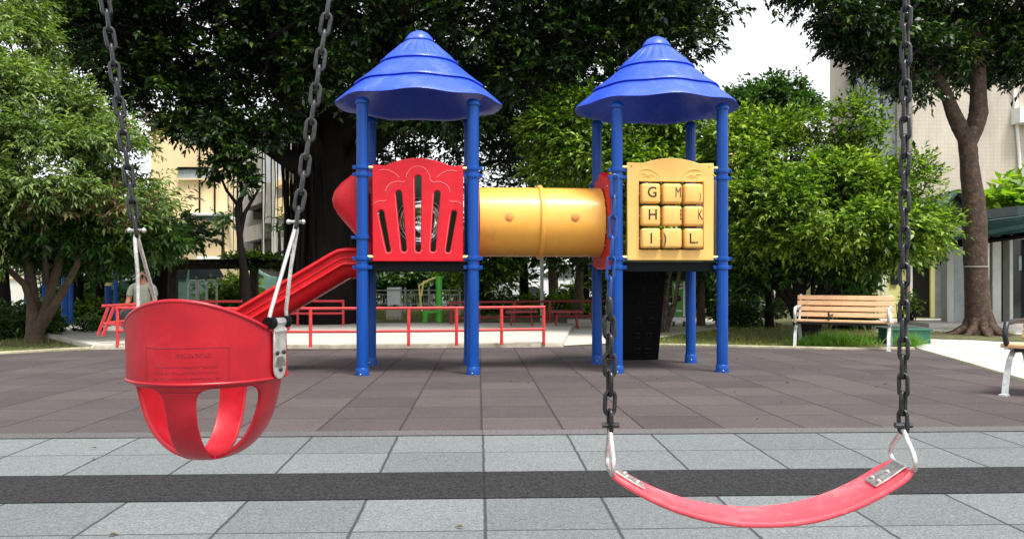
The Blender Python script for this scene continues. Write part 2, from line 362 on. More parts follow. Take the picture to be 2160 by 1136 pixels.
M['trouser'] = simple('dark trousers', (0.03, 0.035, 0.045), 0.9)
M['hair'] = simple('grey hair', (0.35, 0.33, 0.31), 0.8)
M['car_white'] = simple('white car paint', (0.72, 0.73, 0.73), 0.25, coat=0.6, var=0.04)
M['car_green'] = simple('dull green car paint', (0.12, 0.22, 0.18), 0.3, coat=0.5, var=0.05)
M['tyre'] = simple('tyre rubber', (0.015, 0.015, 0.015), 0.8)
m, n, p = mk('clear dome'); p.inputs['Base Color'].default_value = (0.9, 0.93, 0.92, 1); p.inputs['Roughness'].default_value = 0.03; p.inputs['Transmission Weight'].default_value = 1.0; p.inputs['IOR'].default_value = 1.45
M['dome'] = m
# bucket seat: raised rectangle with rows of small worn moulded characters
def bucket_mat():
    m, n, p = mk('red bucket plastic')
    tc = nd(n, 'ShaderNodeTexCoord'); sx = nd(n, 'ShaderNodeSeparateXYZ'); n.links.new(tc.outputs['Object'], sx.inputs[0])
    no = nd(n, 'ShaderNodeTexNoise', i_Scale=9.0, i_Detail=7.0, i_Roughness=0.7); n.links.new(tc.outputs['Object'], no.inputs['Vector'])
    col = ramp(n, no.outputs['Fac'], [(0.3, (0.28, 0.0008, 0.007)), (0.55, (0.40, 0.002, 0.012)), (0.8, (0.52, 0.02, 0.035))]).outputs[0]
    ang = mt(n, 'SUBTRACT', mt(n, 'ARCTAN2', sx.outputs[0], mt(n, 'MULTIPLY', sx.outputs[1], -1.0)), R(11))
    u = mt(n, 'MULTIPLY', ang, 0.155); z = sx.outputs[2]
    def band(v, a, b):
        return mt(n, 'MULTIPLY', mt(n, 'GREATER_THAN', v, a), mt(n, 'LESS_THAN', v, b))
    U0, U1, Z0, Z1 = -0.062, 0.098, 0.140, 0.222
    outer = mt(n, 'MULTIPLY', band(u, U0, U1), band(z, Z0, Z1)); inner = mt(n, 'MULTIPLY', band(u, U0 + .002, U1 - .002), band(z, Z0 + .002, Z1 - .002))
    frame = mt(n, 'SUBTRACT', outer, inner)
    row = mt(n, 'FRACT', mt(n, 'DIVIDE', mt(n, 'SUBTRACT', z, Z0), 0.0105)); rows = band(row, 0.28, 0.72)
    cv = nd(n, 'ShaderNodeCombineXYZ'); n.links.new(mt(n, 'MULTIPLY', u, 330.0), cv.inputs[0]); n.links.new(mt(n, 'MULTIPLY', z, 260.0), cv.inputs[1])
    wn = nd(n, 'ShaderNodeTexNoise', i_Scale=1.0, i_Detail=2.0); n.links.new(cv.outputs[0], wn.inputs['Vector'])
    ch = mt(n, 'GREATER_THAN', wn.outputs['Fac'], 0.52)
    area = mt(n, 'MULTIPLY', band(u, -0.045, 0.080), band(z, 0.150, 0.196)); title = mt(n, 'MULTIPLY', band(u, 0.0, 0.065), band(z, 0.203, 0.212))
    tx = mt(n, 'MULTIPLY', mt(n, 'ADD', mt(n, 'MULTIPLY', area, rows), title), ch)
    hgt = mt(n, 'ADD', mt(n, 'MULTIPLY', frame, 0.8), tx)
    b = nd(n, 'ShaderNodeBump', i_Strength=0.9, i_Distance=0.003); n.links.new(hgt, b.inputs['Height']); n.links.new(b.outputs[0], p.inputs['Normal'])
    col = mixc(n, mt(n, 'MULTIPLY', hgt, 0.85), col, (0.16, 0.0, 0.006))
    n.links.new(col, p.inputs['Base Color']); p.inputs['Roughness'].default_value = 0.36
    return m
M['bucket'] = bucket_mat()

# ---------------------------------------------------------------- ground
ca, sa = math.cos(GA), math.sin(GA)
def st(s, t): return (s * ca - t * sa, s * sa + t * ca)
def sheet(name, poly_st, lift, mat, label=None):   # polygon in grid coordinates, cut along the two breaks of slope
    bm = bmesh.new(); bm.faces.new([bm.verts.new((s, t, 0)) for s, t in poly_st])
    for tt in (T1, T2):
        bmesh.ops.bisect_plane(bm, geom=bm.verts[:] + bm.edges[:] + bm.faces[:], plane_co=(0, tt, 0), plane_no=(0, 1, 0))
    for v in bm.verts: v.co.z = -SL * (min(max(v.co.y, T1), T2) - T1) + lift
    me = bpy.data.meshes.new(name); bm.to_mesh(me); bm.free()
    o = link(name, me, mat, smooth=0); o.rotation_euler = (0, 0, GA); tag(o, label, kind='structure'); return o
def to_st(p): return (p.x * ca + p.y * sa, -p.x * sa + p.y * ca)
sheet('ground', [(-500, -60), (500, -60), (500, 900), (-500, 900)], 0.0, M['soil'])
M['tile_grey'] = tiles('grey rubber tiles', (0.112, 0.125, 0.128), (0.152, 0.166, 0.169), (0.035, 0.038, 0.04), 0.024, 0.5, 5.046 - 0.463 * 20, 0.463, 0.5, 0.009, (0.12, 0.12, 0.118))
M['tile_red'] = tiles('red brown rubber tiles', (0.055, 0.045, 0.046), (0.088, 0.072, 0.072), (0.03, 0.026, 0.027), 0.017, 0.5, 5.20, 0.54, 0.5, 0.010, (0.085, 0.08, 0.08))
M['tile_dark'] = tiles('dark speckled rubber', (0.013, 0.0135, 0.014), (0.025, 0.0255, 0.0265), (0.012, 0.012, 0.012), 0.024, 50.0, 4.12, 50.0, 1.0, 0.004, (0.022, 0.022, 0.022), 75.0)
M['tile_strip'] = tiles('worn grey strip rubber', (0.07, 0.067, 0.067), (0.11, 0.105, 0.105), (0.05, 0.05, 0.05), 0.024, 50, 0, 50.0, 0.8, 0.004, (0.1, 0.1, 0.1))
XL, XR = -14.0, 10.0
sheet('grey_paving', [(XL, -3), (XR, -3), (XR, T1), (XL, T1)], 0.004, M['tile_grey'])
sheet('dark_paving_band', [(XL, 3.639), (XR, 3.639), (XR, 4.12), (XL, 4.12)], 0.008, M['tile_dark'])
sheet('paving_strip', [(XL, 5.046), (XR, 5.046), (XR, T1), (XL, T1)], 0.008, M['tile_strip'])
# far edge of the red field, read off the kerb line
edge_px = [(-700, 766), (0, 747), (90, 742), (200, 737), (330, 735), (700, 735), (1000, 733), (1190, 731), (1270, 727), (1400, 729), (1560, 733), (1700, 736), (1800, 738), (1935, 736)]
edge = [to_st(GY(a, b)) for a, b in edge_px]
path_px = [(1935, 736), (2030, 764), (2160, 803)]
edge_r = [to_st(GY(a, b)) for a, b in path_px]
d = Vector(edge_r[-1]) - Vector(edge_r[-2]); k = (5.3 - edge_r[-1][1]) / d.y
edge_r.append((edge_r[-1][0] + d.x * k, 5.3)); last = edge_r[-1]
sheet('red_paving', [(XL, T1), (last[0], T1), last] + edge_r[:-1][::-1] + edge[:-1][::-1] + [(XL, edge[0][1])], 0.004, M['tile_red'])
# pale path on the right, leading back
M['paver'] = tiles('pale path pavers', (0.40, 0.385, 0.35), (0.56, 0.54, 0.49), (0.20, 0.18, 0.15), 0, 0.3, 0, 0.3, 0.2, 0.008, (0.3, 0.28, 0.22))
pp = [to_st(GY(a, b)) for a, b in [(1945, 737), (1850, 700), (1800, 688), (1830, 672), (2300, 672)]]
sheet('path', [(last[0] + .06, T1), (16, T1), (16, pp[-1][1])] + pp[::-1][1:] + [(edge_r[1][0] + .06, edge_r[1][1]), (edge_r[2][0] + .06, edge_r[2][1])], 0.004, M['paver'])
sheet('road', [(-60, 26), (60, 26), (60, 33), (-60, 33)], 0.004, M['asphalt'])
# kerb along the lawn, left and right of the plaza
def kerb(name, pxs, w=0.09, h=0.035):
    pts = [GY(a, b) for a, b in pxs]; mb = MB(); fr = []
    for i, q in enumerate(pts):
        t = (pts[min(i + 1, len(pts) - 1)] - pts[max(i - 1, 0)]); t.z = 0; t.normalize(); nn = Vector((-t.y, t.x, 0))
        fr.append((q + nn * w / 2, nn, Vector((0, 0, 1))))
    mb.sweep([(-w / 2, -0.05), (w / 2, -0.05), (w / 2, h * .8), (w * .3, h), (-w * .3, h), (-w / 2, h * .8)], fr)
    return tag(mb.build(name, M['kerb']), kind='structure')
kerb('kerb', [(-700, 766), (-300, 755), (0, 747), (60, 744), (110, 741), (160, 738), (200, 737)])
kerb('kerb', [(1385, 729), (1480, 731), (1560, 733), (1700, 736), (1800, 738), (1930, 737)])
# raised pale plaza with a rough edge
pl = [GY(a, b) for a, b in [(196, 737), (330, 735), (700, 735), (1000, 733), (1188, 731)]]
pl_top = [(p.x, p.y + 0.02) for p in pl]
back = [(7.2 * (1188 - 1080) / 1080, 17.5), (-8.2, 17.5)]
back = [(1.25, 17.4), (-9.0, 17.4), (-8.2, 14.8)]
poly = pl_top + back
def prism(name, poly, z0, z1, mat, **k):
    bm = bmesh.new(); f = bm.faces.new([bm.verts.new((x, y, z0)) for x, y in poly])
    e = bmesh.ops.extrude_face_region(bm, geom=[f]); bmesh.ops.translate(bm, verts=[v for v in e['geom'] if isinstance(v, bmesh.types.BMVert)], vec=(0, 0, z1 - z0))
    bmesh.ops.recalc_face_normals(bm, faces=bm.faces)
    me = bpy.data.meshes.new(name); bm.to_mesh(me); bm.free(); return link(name, me, mat, smooth=0, **k)
tag(prism('concrete_plaza', poly, GF - 0.3, GF + 0.072, M['concrete'], bevel=0.012), kind='structure')
pk = MB(); fr = []
for i, (x, y) in enumerate(pl_top): fr.append((Vector((x, y - 0.02, GF)), Vector((0, 1, 0)), Vector((0, 0, 1))))
pk.sweep([(-0.05, -0.05), (0.015, -0.05), (0.015, 0.065), (-0.04, 0.06), (-0.05, 0.045)], fr)
tag(pk.build('plaza_kerb', M['concrete_edge']), kind='structure')
pr = [GY(1190, 730), GY(1262, 726), GY(1330, 722), GY(1440, 706), GY(1520, 694)]
sheet('plaza_paving', [to_st(q) for q in pr] + [to_st(Vector((5.6, 20, 0))), to_st(Vector((1.3, 20, 0)))], 0.012, M['concrete'])

# ---------------------------------------------------------------- play structure
PS = thing('play_structure', 'two blue roofed climbing towers joined by an orange crawl tunnel with a red slide', 'play structure', (0.295, 9.265, -0.084), R(5.0))
TX = (-1.295, 1.295); h = 0.555
def post(cx, cy):
    n = 24; m = MB(); prof = [(0.0575, -0.08), (0.0575, 2.74)]
    def flute(i, r, z, a): return (r * (1 + 0.028 * math.cos(12 * a)), z)
    zs = [-0.08, 0.5, 1.0, 1.5, 2.0, 2.74]
    m.lathe([(0.0575, z) for z in zs], (cx, cy, 0), 48, flute)
    o = m.build('post', M['blue'], PS)
    c = MB().lathe([(0.07, 2.735), (0.073, 2.75), (0.066, 2.775), (0.04, 2.80), (0.0, 2.81)], (cx, cy, 0), 24); c.build('post_cap', M['blue'], o)
    c = MB().lathe([(0.070, -0.08), (0.070, 0.025), (0.066, 0.05), (0.066, 0.085), (0.058, 0.095)], (cx, cy, 0), 24); c.build('base_collar', M['blue'], o)
    b = MB().ball((cx - 0.012, cy - 0.070, 0.035), 0.008, 6); b.build('bolt', M['steel'], o)
    return o
for cx in TX:
    for dx in (-h, h):
        for dy in (-h, h):
            o = post(cx + dx, dy)
            for z in ((2.10, 2.025, 1.19, 1.10) if dy < 0 else (2.05, 1.12)):
                m = MB(); x = cx + dx
                m.lathe([(0.0585, z - 0.022), (0.068, z - 0.018), (0.070, z), (0.068, z + 0.018), (0.0585, z + 0.022)], (x, dy, 0), 24)
                for s in (-1, 1):
                    m.box((x + s * 0.080, dy - 0.004, z), (0.035, 0.022, 0.036))
                m.tube([(x - .088, dy - .024, z), (x - .088, dy + .018, z)], 0.008, 8)
                m.tube([(x + .088, dy - .024, z), (x + .088, dy + .018, z)], 0.008, 8)
                m.build('clamp', M['blue'], o)
for s in (-1, 1):
    m = MB(); x = TX[0] - h; m.lathe([(0.0585, 1.38), (0.069, 1.384), (0.069, 1.42), (0.0585, 1.424)], (x, s * h, 0), 24); m.box((x - .085, s * h, 1.40), (0.05, 0.03, 0.03)); m.build('clamp', M['blue'], PS)
def roof(cx):
    prof = [(0.0, 3.632), (0.05, 3.625), (0.10, 3.60), (0.135, 3.562), (0.154, 3.530), (0.156, 3.520), (0.143, 3.516), (0.165, 3.498), (0.20, 3.466), (0.25, 3.420), (0.30, 3.376), (0.345, 3.338), (0.385, 3.308), (0.416, 3.284), (0.420, 3.272), (0.398, 3.262), (0.46, 3.220), (0.53, 3.160), (0.60, 3.105), (0.65, 3.068), (0.684, 3.044), (0.688, 3.030), (0.662, 3.024), (0.72, 2.982), (0.78, 2.930), (0.84, 2.878), (0.880, 2.842), (0.888, 2.828), (0.872, 2.826), (0.83, 2.855), (0.74, 2.925), (0.62, 3.02), (0.45, 3.16), (0.25, 3.33), (0.0, 3.48)]
    def mod(i, r, z, a):
        w = max(0, (r - 0.30)) / 0.58
        c = 0.5 + 0.5 * math.cos(8 * (a + math.pi / 2))
        rr = r * (1 + 0.014 * w * (c - 0.5)); zz = z + 0.021 * w * w * (c - 0.5)
        if 8 <= i <= 12:
            ff = 0.5 + 0.5 * math.cos(20 * a); zz += 0.013 * (1 if ff > 0.5 else 0) * (1 if i < 12 else 0.0)
        return rr, zz
    o = MB().lathe(prof, (cx, 0, 0), 240, mod).build('roof', M['blue_roof'], PS, smooth=55)
    return o
for cx in TX: roof(cx)
for cx in TX:
    m = MB(); m.box((cx, 0, 1.105), (2 * h - 0.10, 2 * h - 0.10, 0.10)); m.build('deck', M['deck'], PS, bevel=0.006)
    m = MB(); m.box((cx, 0, 1.162), (2 * h - 0.07, 2 * h - 0.07, 0.012)); m.build('deck_plate', M['green'], PS)
def bars(cx, z, y=-h - 0.0):
    for s_ in (-1, 1):
        m = MB(); m.tube([(cx + s_ * (h - .03), y - .01, z), (cx + s_ * .43, y - .01, z)], 0.0155, 10); m.build('cross_bar', M['pale_yellow'], PS, smooth=60)
for cx, z1, z2 in ((TX[0], 2.10, 1.205), (TX[1], 2.13, 1.205)):
    bars(cx, z1); bars(cx, z2)
# ---- red front panel with five finger shaped slots
def arc(cx, cy, r, a0, a1, n=8): return [(cx + r * math.cos(R(a0 + (a1 - a0) * i / n)), cy + r * math.sin(R(a0 + (a1 - a0) * i / n))) for i in range(n + 1)]
def zy(y): return 2.19 - (y - 58) * 0.001264
def zx(x): return (x - 760) * 0.001264
out = [(zx(408), zy(868)), (zx(1113), zy(868)), (zx(1113), zy(116)), (zx(1010), zy(122))]
for i in range(13):
    t = 1 - i / 12; x = 510 + t * 500; out.append((zx(x), zy(118 - 60 * math.sin(math.pi * t) ** 0.85)))
out += [(zx(508), zy(122)), (zx(408), zy(116))]
loops = [out]
for (xt, yt, xb, yb, wt, wb) in ((760, 215, 762, 780, 33, 27), (608, 335, 650, 778, 31, 27), (912, 335, 880, 778, 31, 27), (470, 490, 527, 785, 30, 24), (1046, 490, 998, 785, 30, 24)):
    lp = arc(zx(xt), zy(yt), wt * .001264, 0, 180) + arc(zx(xb), zy(yb), wb * .001264, 180, 360)
    loops.append(lp)
me = curve_mesh(loops, 0.05, 0.009, Matrix.Translation((TX[0], -h - 0.0, 0)) @ XZ)
fp = link('front_panel', me, M['red'], PS, smooth=50)
beads = [[(665, 205), (672, 178), (695, 145), (725, 124), (760, 118), (795, 124), (828, 148), (850, 185), (858, 228), (875, 240)], [(505, 320), (512, 290), (535, 262), (570, 245), (605, 238), (635, 246), (658, 236)], [(415, 415), (435, 402), (465, 396), (495, 398), (510, 388)], [(450, 155), (485, 148), (530, 152), (575, 174), (612, 208)]]
for b in beads:
    for s in ((1,) if b is beads[0] else (1, -1)):
        m = MB(); m.tube([(TX[0] + s * zx(x), -h - 0.025, zy(y)) for x, y in b], 0.0038, 6); m.build('moulded_line', M['red_worn_glint'], fp)
for (xt, yt, xb, yb, wt, wb) in ((760, 215, 762, 780, 33, 27), (608, 335, 650, 778, 31, 27), (912, 335, 880, 778, 31, 27), (470, 490, 527, 785, 30, 24), (1046, 490, 998, 785, 30, 24)):
    lp = [(zx(xt) - (wt - 2) * .001264 * 1.1, zy(yt))] + arc(zx(xb), zy(yb), wb * .001264 * 1.12, 180, 360)
    m = MB(); m.tube([(TX[0] + x, -h - 0.0235, z) for x, z in lp], 0.0032, 6); m.build('slot_rim', M['red_worn_glint'], fp)
# ---- rear panel of the left tower: dark green with a clear bubble
def circ(cx, cy, r, n=32): return [(cx + r * math.cos(2 * math.pi * i / n), cy + r * math.sin(2 * math.pi * i / n)) for i in range(n)]
me = curve_mesh([[(-.45, 1.19), (.45, 1.19), (.45, 2.10), (.2, 2.14), (-.2, 2.14), (-.45, 2.10)], circ(0, 1.63, 0.255)], 0.04, 0.006, Matrix.Translation((TX[0], h, 0)) @ XZ)
rp_ = link('rear_panel', me, M['green'], PS)
m = MB().lathe([(0.0, 0.17), (0.08, 0.162), (0.15, 0.135), (0.21, 0.085), (0.25, 0.01), (0.25, -0.01), (0.0, -0.01)], (TX[0], h, 1.63), 40, M=Matrix.Rotation(R(-90), 4, 'X'))
m.build('bubble_window', M['dome'], rp_)
m = MB(); m.tube([(TX[0] + .262 * math.cos(2 * math.pi * i / 40), h - 0.022, 1.63 + .262 * math.sin(2 * math.pi * i / 40)) for i in range(40)], 0.004, 8, closed=True); m.build('window_ring', M['steel'], rp_)
# ---- hood and slide on the left side
hx = TX[0] - h - 0.02
prof = [(2.125, 0.00), (2.10, 0.07), (2.05, 0.155), (1.98, 0.25), (1.90, 0.315), (1.82, 0.34), (1.74, 0.325), (1.66, 0.28), (1.58, 0.215), (1.50, 0.145), (1.44, 0.09), (1.385, 0.0)]
m = MB(); vs = []; fs = []; ny = 21
for z, b in prof:
    for j in range(ny):
        t = -1 + 2 * j / (ny - 1); vs.append((hx - b * (1 - abs(t) ** 2.6) ** 0.7, t * 0.43, z))
for i in range(len(prof) - 1):
    for j in range(ny - 1): fs.append((i * ny + j, i * ny + j + 1, (i + 1) * ny + j + 1, (i + 1) * ny + j))
m.add(vs, fs); o = m.build('slide_hood', M['red'], PS, smooth=60)
sm = o.modifiers.new('thick', 'SOLIDIFY'); sm.thickness = 0.012
me = curve_mesh([[(-.46, 1.17), (.46, 1.17), (.46, 2.02), (.36, 2.12), (-.36, 2.12), (-.46, 2.02)], [(-.26, 1.19), (.26, 1.19), (.26, 1.75), (.15, 1.9), (-.15, 1.9), (-.26, 1.75)]], 0.04, 0.006, Matrix.Translation((hx + 0.03, 0, 0)) @ Matrix.Rotation(R(90), 4, 'Z') @ XZ)
link('slide_entry_panel', me, M['red'], PS)
path = [(-1.86, 1.30), (-2.05, 1.30), (-2.13, 1.285), (-2.20, 1.25)]
for i in range(1, 9): path.append((-2.20 - i * 0.185, 1.25 - i * 0.185 * 0.60))
x0, z0 = path[-1]; path += [(x0 - .10, z0 - .05), (x0 - .20, z0 - .085), (x0 - .32, z0 - .10), (x0 - .50, z0 - .105)]
half = [(-.262, 0.004), (-.285, -.004), (-.298, -.022), (-.290, -.040), (-.272, -.050), (-.268, -.085), (-.276, -.094), (-.276, -.106), (-.268, -.114), (-.266, -.140), (-.285, -.150), (-.292, -.165), (-.284, -.180), (-.262, -.192), (-.250, -.235), (-.225, -.275), (-.17, -.305), (-.08, -.318)]
inn = [(-.08, -.245), (-.16, -.238), (-.205, -.215), (-.228, -.17), (-.238, -.06), (-.245, -.01)]
sec = half + [(-a, b) for a, b in half[::-1]] + [(-a, b) for a, b in inn[::-1]] + inn
fr = []
for i, (x, z) in enumerate(path):
    a = path[max(i - 1, 0)]; b = path[min(i + 1, len(path) - 1)]; t = Vector((b[0] - a[0], 0, b[1] - a[1])).normalized()
    w = Vector((t.z, 0, -t.x)); w = w if w.z > 0 else -w
    fr.append((Vector((x, 0, z)), Vector((0, 1, 0)), w))
m = MB(); m.sweep(sec, fr); m.build('slide', M['slide_red'], PS, smooth=35)
# ---- tunnel
def xlathe(prof, n=64):      # prof: (r, x)
    return MB().lathe(prof, (0, 0, 1.590), n, M=Matrix.Rotation(R(90), 4, 'Y'))
for name, a, b in (('tunnel', -0.66, -0.012), ('tunnel', 0.012, 0.66)):
    s = 1 if b > 0.1 else -1
    ends = [(0.372, a), (0.372, b - 0.06), (0.374, b)] if s > 0 else [(0.372, a), (0.372, b)]
    q = MB().lathe([(r, x) for r, x in ends] + [(0.355, b), (0.355, a), (ends[0][0], a)], (0, 0, 1.590), 72, M=Matrix.Rotation(R(90), 4, 'Y'))
    o = q.build(name, M['amber'], PS, smooth=50)
    xm = (a + b) / 2 + (0.0 if s > 0 else -0.02)
    d_ = MB().lathe([(0.0, 0.008), (0.034, 0.008), (0.040, 0.003), (0.046, 0.004), (0.047, -0.01)], (xm, -0.370, 1.615), 28, M=Matrix.Rotation(R(94), 4, 'X')); d_.build('moulded_disc', M['amber_mark'], o)
m = xlathe([(0.355, -0.022), (0.395, -0.022), (0.402, -0.012), (0.402, 0.012), (0.395, 0.022), (0.355, 0.022), (0.355, -0.022)]); m.build('tunnel_flange', M['amber'], PS)
for s in (-1, 1):
    top = [(-.40, 1.99), (-.33, 2.06), (-.22, 2.05), (-.12, 2.10), (0, 2.12), (.12, 2.10), (.22, 2.05), (.33, 2.06), (.40, 1.99)][::-1]
    lp = [(-.45, 1.13), (-.2, 1.10), (.2, 1.10), (.45, 1.13), (.46, 1.55), (.455, 1.95)] + top + [(-.455, 1.95), (-.46, 1.55)]
    me = curve_mesh([lp, circ(0, 1.59, 0.37, 48)], 0.085, 0.022, Matrix.Translation((s * 0.715, 0, 0)) @ Matrix.Rotation(R(90), 4, 'Z') @ XZ)
    o = link('tunnel_end_panel', me, M['red'], PS, smooth=50)
    for yy, zz in ((-.42, 1.95), (-.42, 1.2), (.42, 1.95), (.42, 1.2)):
        MB().ball((s * .668, yy, zz), 0.010, 6).build('bolt', M['steel'], o)
# ---- yellow letter panel
def qy(y): return 2.22 - (y - 58) * 0.001294
def qx(x): return (x - 592) * 0.001294
out = [(qx(247), qy(862)), (qx(938), qy(862)), (qx(938), qy(97)), (qx(835), qy(100))]
for i in range(13):
    t = 1 - i / 12; x = 375 + t * 445; out.append((qx(x), qy(100 - 42 * math.sin(math.pi * t) ** 0.9)))
out += [(qx(365), qy(100)), (qx(247), qy(97))]
win = [(qx(330), qy(790)), (qx(868), qy(790)), (qx(868), qy(235)), (qx(330), qy(235))]
me = curve_mesh([out, win], 0.055, 0.008, Matrix.Translation((TX[1], -h, 0)) @ XZ)
lp_ = link('letter_panel', me, M['yellow'], PS, smooth=50)
for s in (-1, 1):
    for pts in ([(345, 160), (365, 145), (400, 140), (440, 150), (475, 172), (515, 212)], [(345, 182), (375, 178), (400, 192), (425, 185), (460, 200)], [(372, 205), (395, 198), (430, 205)]):
        m = MB(); m.tube([(TX[1] + s * qx(x), -h - .0275, qy(y)) for x, y in pts], [0.004, 0.007, 0.009, 0.008, 0.006, 0.003][:len(pts)], 6); m.build('moulded_scroll', M['yellow'], lp_)
def rounded_block(c, d, r):
    bm = bmesh.new(); bmesh.ops.create_cube(bm, size=1.0)
    bmesh.ops.scale(bm, verts=bm.verts, vec=d); bmesh.ops.bevel(bm, geom=bm.edges[:], offset=r, segments=4, affect='EDGES', profile=0.5)
    bmesh.ops.translate(bm, verts=bm.verts, vec=c); me = bpy.data.meshes.new('b'); bm.to_mesh(me); bm.free(); return me
L3 = [['G', 'M', 'J'], ['H', 'E', 'K'], ['I', ')', 'L.']]
off = [[(8, .95), (44, .58), (50, .70)], [(12, .95), (66, .30), (50, .55)], [(0, .95), (-62, .75), (-4, .95)]]
BXs, BYs = (422, 595, 768), (340, 517, 694)
for r_ in range(3):
    for c_ in range(3):
        cx, cz = TX[1] + qx(BXs[c_]), qy(BYs[r_])
        bl = link('letter_block', rounded_block((cx, -h - 0.012, cz), (0.198, 0.16, 0.206), 0.028), M['yellow'], PS, smooth=60)
        ox, sxx = off[r_][c_]; sz = 0.150 if L3[r_][c_] != 'J' else 0.085
        dz = -6 if L3[r_][c_] != 'J' else 20
        if L3[r_][c_] in ('I', ')', 'L.'): dz = 4
        xx = cx + ox * .001294
        tm = text_mesh(L3[r_][c_], sz, 0.0015, sxx, Matrix.Translation((xx, -h - 0.0925, cz - dz * .001294)) @ XZ, bold=0.0 if L3[r_][c_] in 'MEJK' else 0.0015)
        # letters that run round the edge of their block stay inside its face
        for v in tm.vertices:
            if L3[r_][c_] in ('E', ')', 'K'): v.co.x = min(max(v.co.x, cx - 0.098), cx + 0.098)
        link('letter', tm, M['letter'], bl, smooth=0)
for z in (qy(340), qy(517), qy(694)):
    m = MB(); m.tube([(TX[1] + qx(330), -h, z), (TX[1] + qx(868), -h, z)], 0.012, 8); m.build('axle', M['steel'], PS)
for x_, y_ in ((272, 122), (905, 122)):
    MB().ball((TX[1] + qx(x_), -h - .028, qy(y_)), (0.007, 0.004, 0.007), 6).build('bolt', M['bark'], lp_)
m = MB(); m.box((TX[1] + 0.14, h - 0.02, 1.225), (0.62, 0.04, 0.12)); m.build('rear_board', M['yellow'], PS, bevel=0.005)
m = MB(); m.box((TX[1] + 0.02, -h + 0.08, 1.165), (0.70, 0.05, 0.05)); m.build('sill_board', M['cream'], PS, bevel=0.005)
m = MB(); m.box((TX[1] + h + 0.068, 0.1, 1.62), (0.03, 0.90, 0.86)); m.build('side_panel', M['cream'], PS, bevel=0.01)
# ---- black climbing wall behind the right tower
ang = math.atan2(0.42, 1.2)
Mw = Matrix.Translation((TX[1] - 0.02, h + 0.28, 0.56)) @ Matrix.Rotation(ang, 4, 'X')
m = MB(); m.box((0, 0, 0), (0.62, 0.05, 1.30)); me = m.mesh(); me.transform(Mw); cw = link('climbing_wall', me, M['black'], PS, bevel=0.012)
rng = random.Random(3)
for i in range(6):
    for j in range(2):
        m = MB(); x = 0.03 + j * 0.14 + rng.uniform(-.01, .01); z = 0.52 - i * 0.20
        q = [(x - .03, z - .03), (x + .03, z - .03), (x + .03, z + .03), (x - .03, z + .03)]
        m.tube([(a, -0.027, b) for a, b in q], 0.0035, 6, closed=True); me = m.mesh(); me.transform(Mw); link('hand_hold', me, M['iron_dark'], cw)

# ---------------------------------------------------------------- chains and swings
def link_pts(L, w, M3, n=7):       # stadium of outer-centre length L, width w in its own x,z plane
    pts = []; r = w / 2; q = L / 2 - r
    for i in range(n + 1):
        a = math.pi * i / n; pts.append(Vector((r * math.cos(a), 0, q + r * math.sin(a))))
    for i in range(n + 1):
        a = math.pi + math.pi * i / n; pts.append(Vector((r * math.cos(a), 0, -q + r * math.sin(a))))
    return [M3 @ p for p in pts]
def chain(a, b, pitch, wire, w, mat, parent, name='chain', phase=20, seed=1, z_lim=None):
    a = Vector(a); b = Vector(b); d = (b - a); n = max(1, int(round(d.length / pitch))); step = d / n; t = d.normalized()
    rg = random.Random(seed); m = MB(); base = t.to_track_quat('Z', 'Y').to_matrix()
    for i in range(n):
        c = a + step * (i + 0.5); an = R(phase + (90 if i % 2 else 0) + rg.uniform(-7, 7))
        tilt = Matrix.Rotation(R(rg.uniform(-3, 3)), 3, 'Y')
        pts = [c + p for p in link_pts(step.length + 2 * wire * 0.93 , w, base @ Matrix.Rotation(an, 3, 'Z') @ tilt)]
        m.tube(pts, wire, 10, closed=True)
    return m.build(name, mat, parent, world=True, smooth=60)
# belt swing
BS = thing('belt_swing', 'flat red belt swing hanging from two black chains in the right foreground', 'swing', (0.457, 1.6, 0.0))
xl, xr, D0, hw = 0.184, 0.733, 1.60, 0.056
zl, zr, zb = 0.598, 0.606, 0.512
pts = []
N = 48
for i in range(N + 1):
    u = i / N; x = xl + 0.002 + (xr - xl - 0.004) * u; s = 2 * u - 1
    k = abs(s) ** 2.15
    pts.append((x, zb + ((zl if s < 0 else zr) - zb) * k))
m = MB(); fr = []
for i, (x, z) in enumerate(pts):
    a = pts[max(i - 1, 0)]; b = pts[min(i + 1, N)]; t = Vector((b[0] - a[0], 0, b[1] - a[1])).normalized(); w = Vector((-t.z, 0, t.x))
    e = min(i, N - i) / N; rr = 0.78 + 0.22 * min(1, e / 0.045) ** 0.5
    fr.append((Vector((x, D0, z)), Vector((0, rr, 0)), w))
th = 0.0065
sec = [(-hw, -th * .3), (-hw * .97, -th * .8), (-hw * .9, -th), (hw * .9, -th), (hw * .97, -th * .8), (hw, -th * .3), (hw, th * .3), (hw * .97, th * .7), (hw * .93, th * 0.7), (hw * .88, th * .45), (-hw * .88, th * .45), (-hw * .93, th * .7), (-hw * .97, th * .7), (-hw, th * .3)]
m.sweep(sec, fr); m.build('seat', M['belt'], BS, world=True, smooth=50)
def plate_on_belt(side):
    i0, i1 = (0, 5) if side < 0 else (N - 5, N); mm = MB(); f2 = []
    for i in range(i0, i1 + 1):
        o, u, w = fr[i]; f2.append((o + w * 0.0062, Vector((0, 1, 0)), w))
    mm.sweep([(-.026, -.0022), (.026, -.0022), (.026, .0018), (-.026, .0018)], f2)
    o = mm.build('metal_plate', M['steel'], BS, world=True, bevel=0.001)
    for i, dy in ((i0 + (2 if side < 0 else 1), -.014), (i0 + (2 if side < 0 else 1), .014), (i0 + (4 if side < 0 else 3), 0.0)):
        q, u, w = fr[i]; MB().ball(q + w * .009 + Vector((0, dy, 0)), (0.005, 0.005, 0.003), 5).build('rivet', M['steel'], o, world=True)
plate_on_belt(-1); plate_on_belt(1)
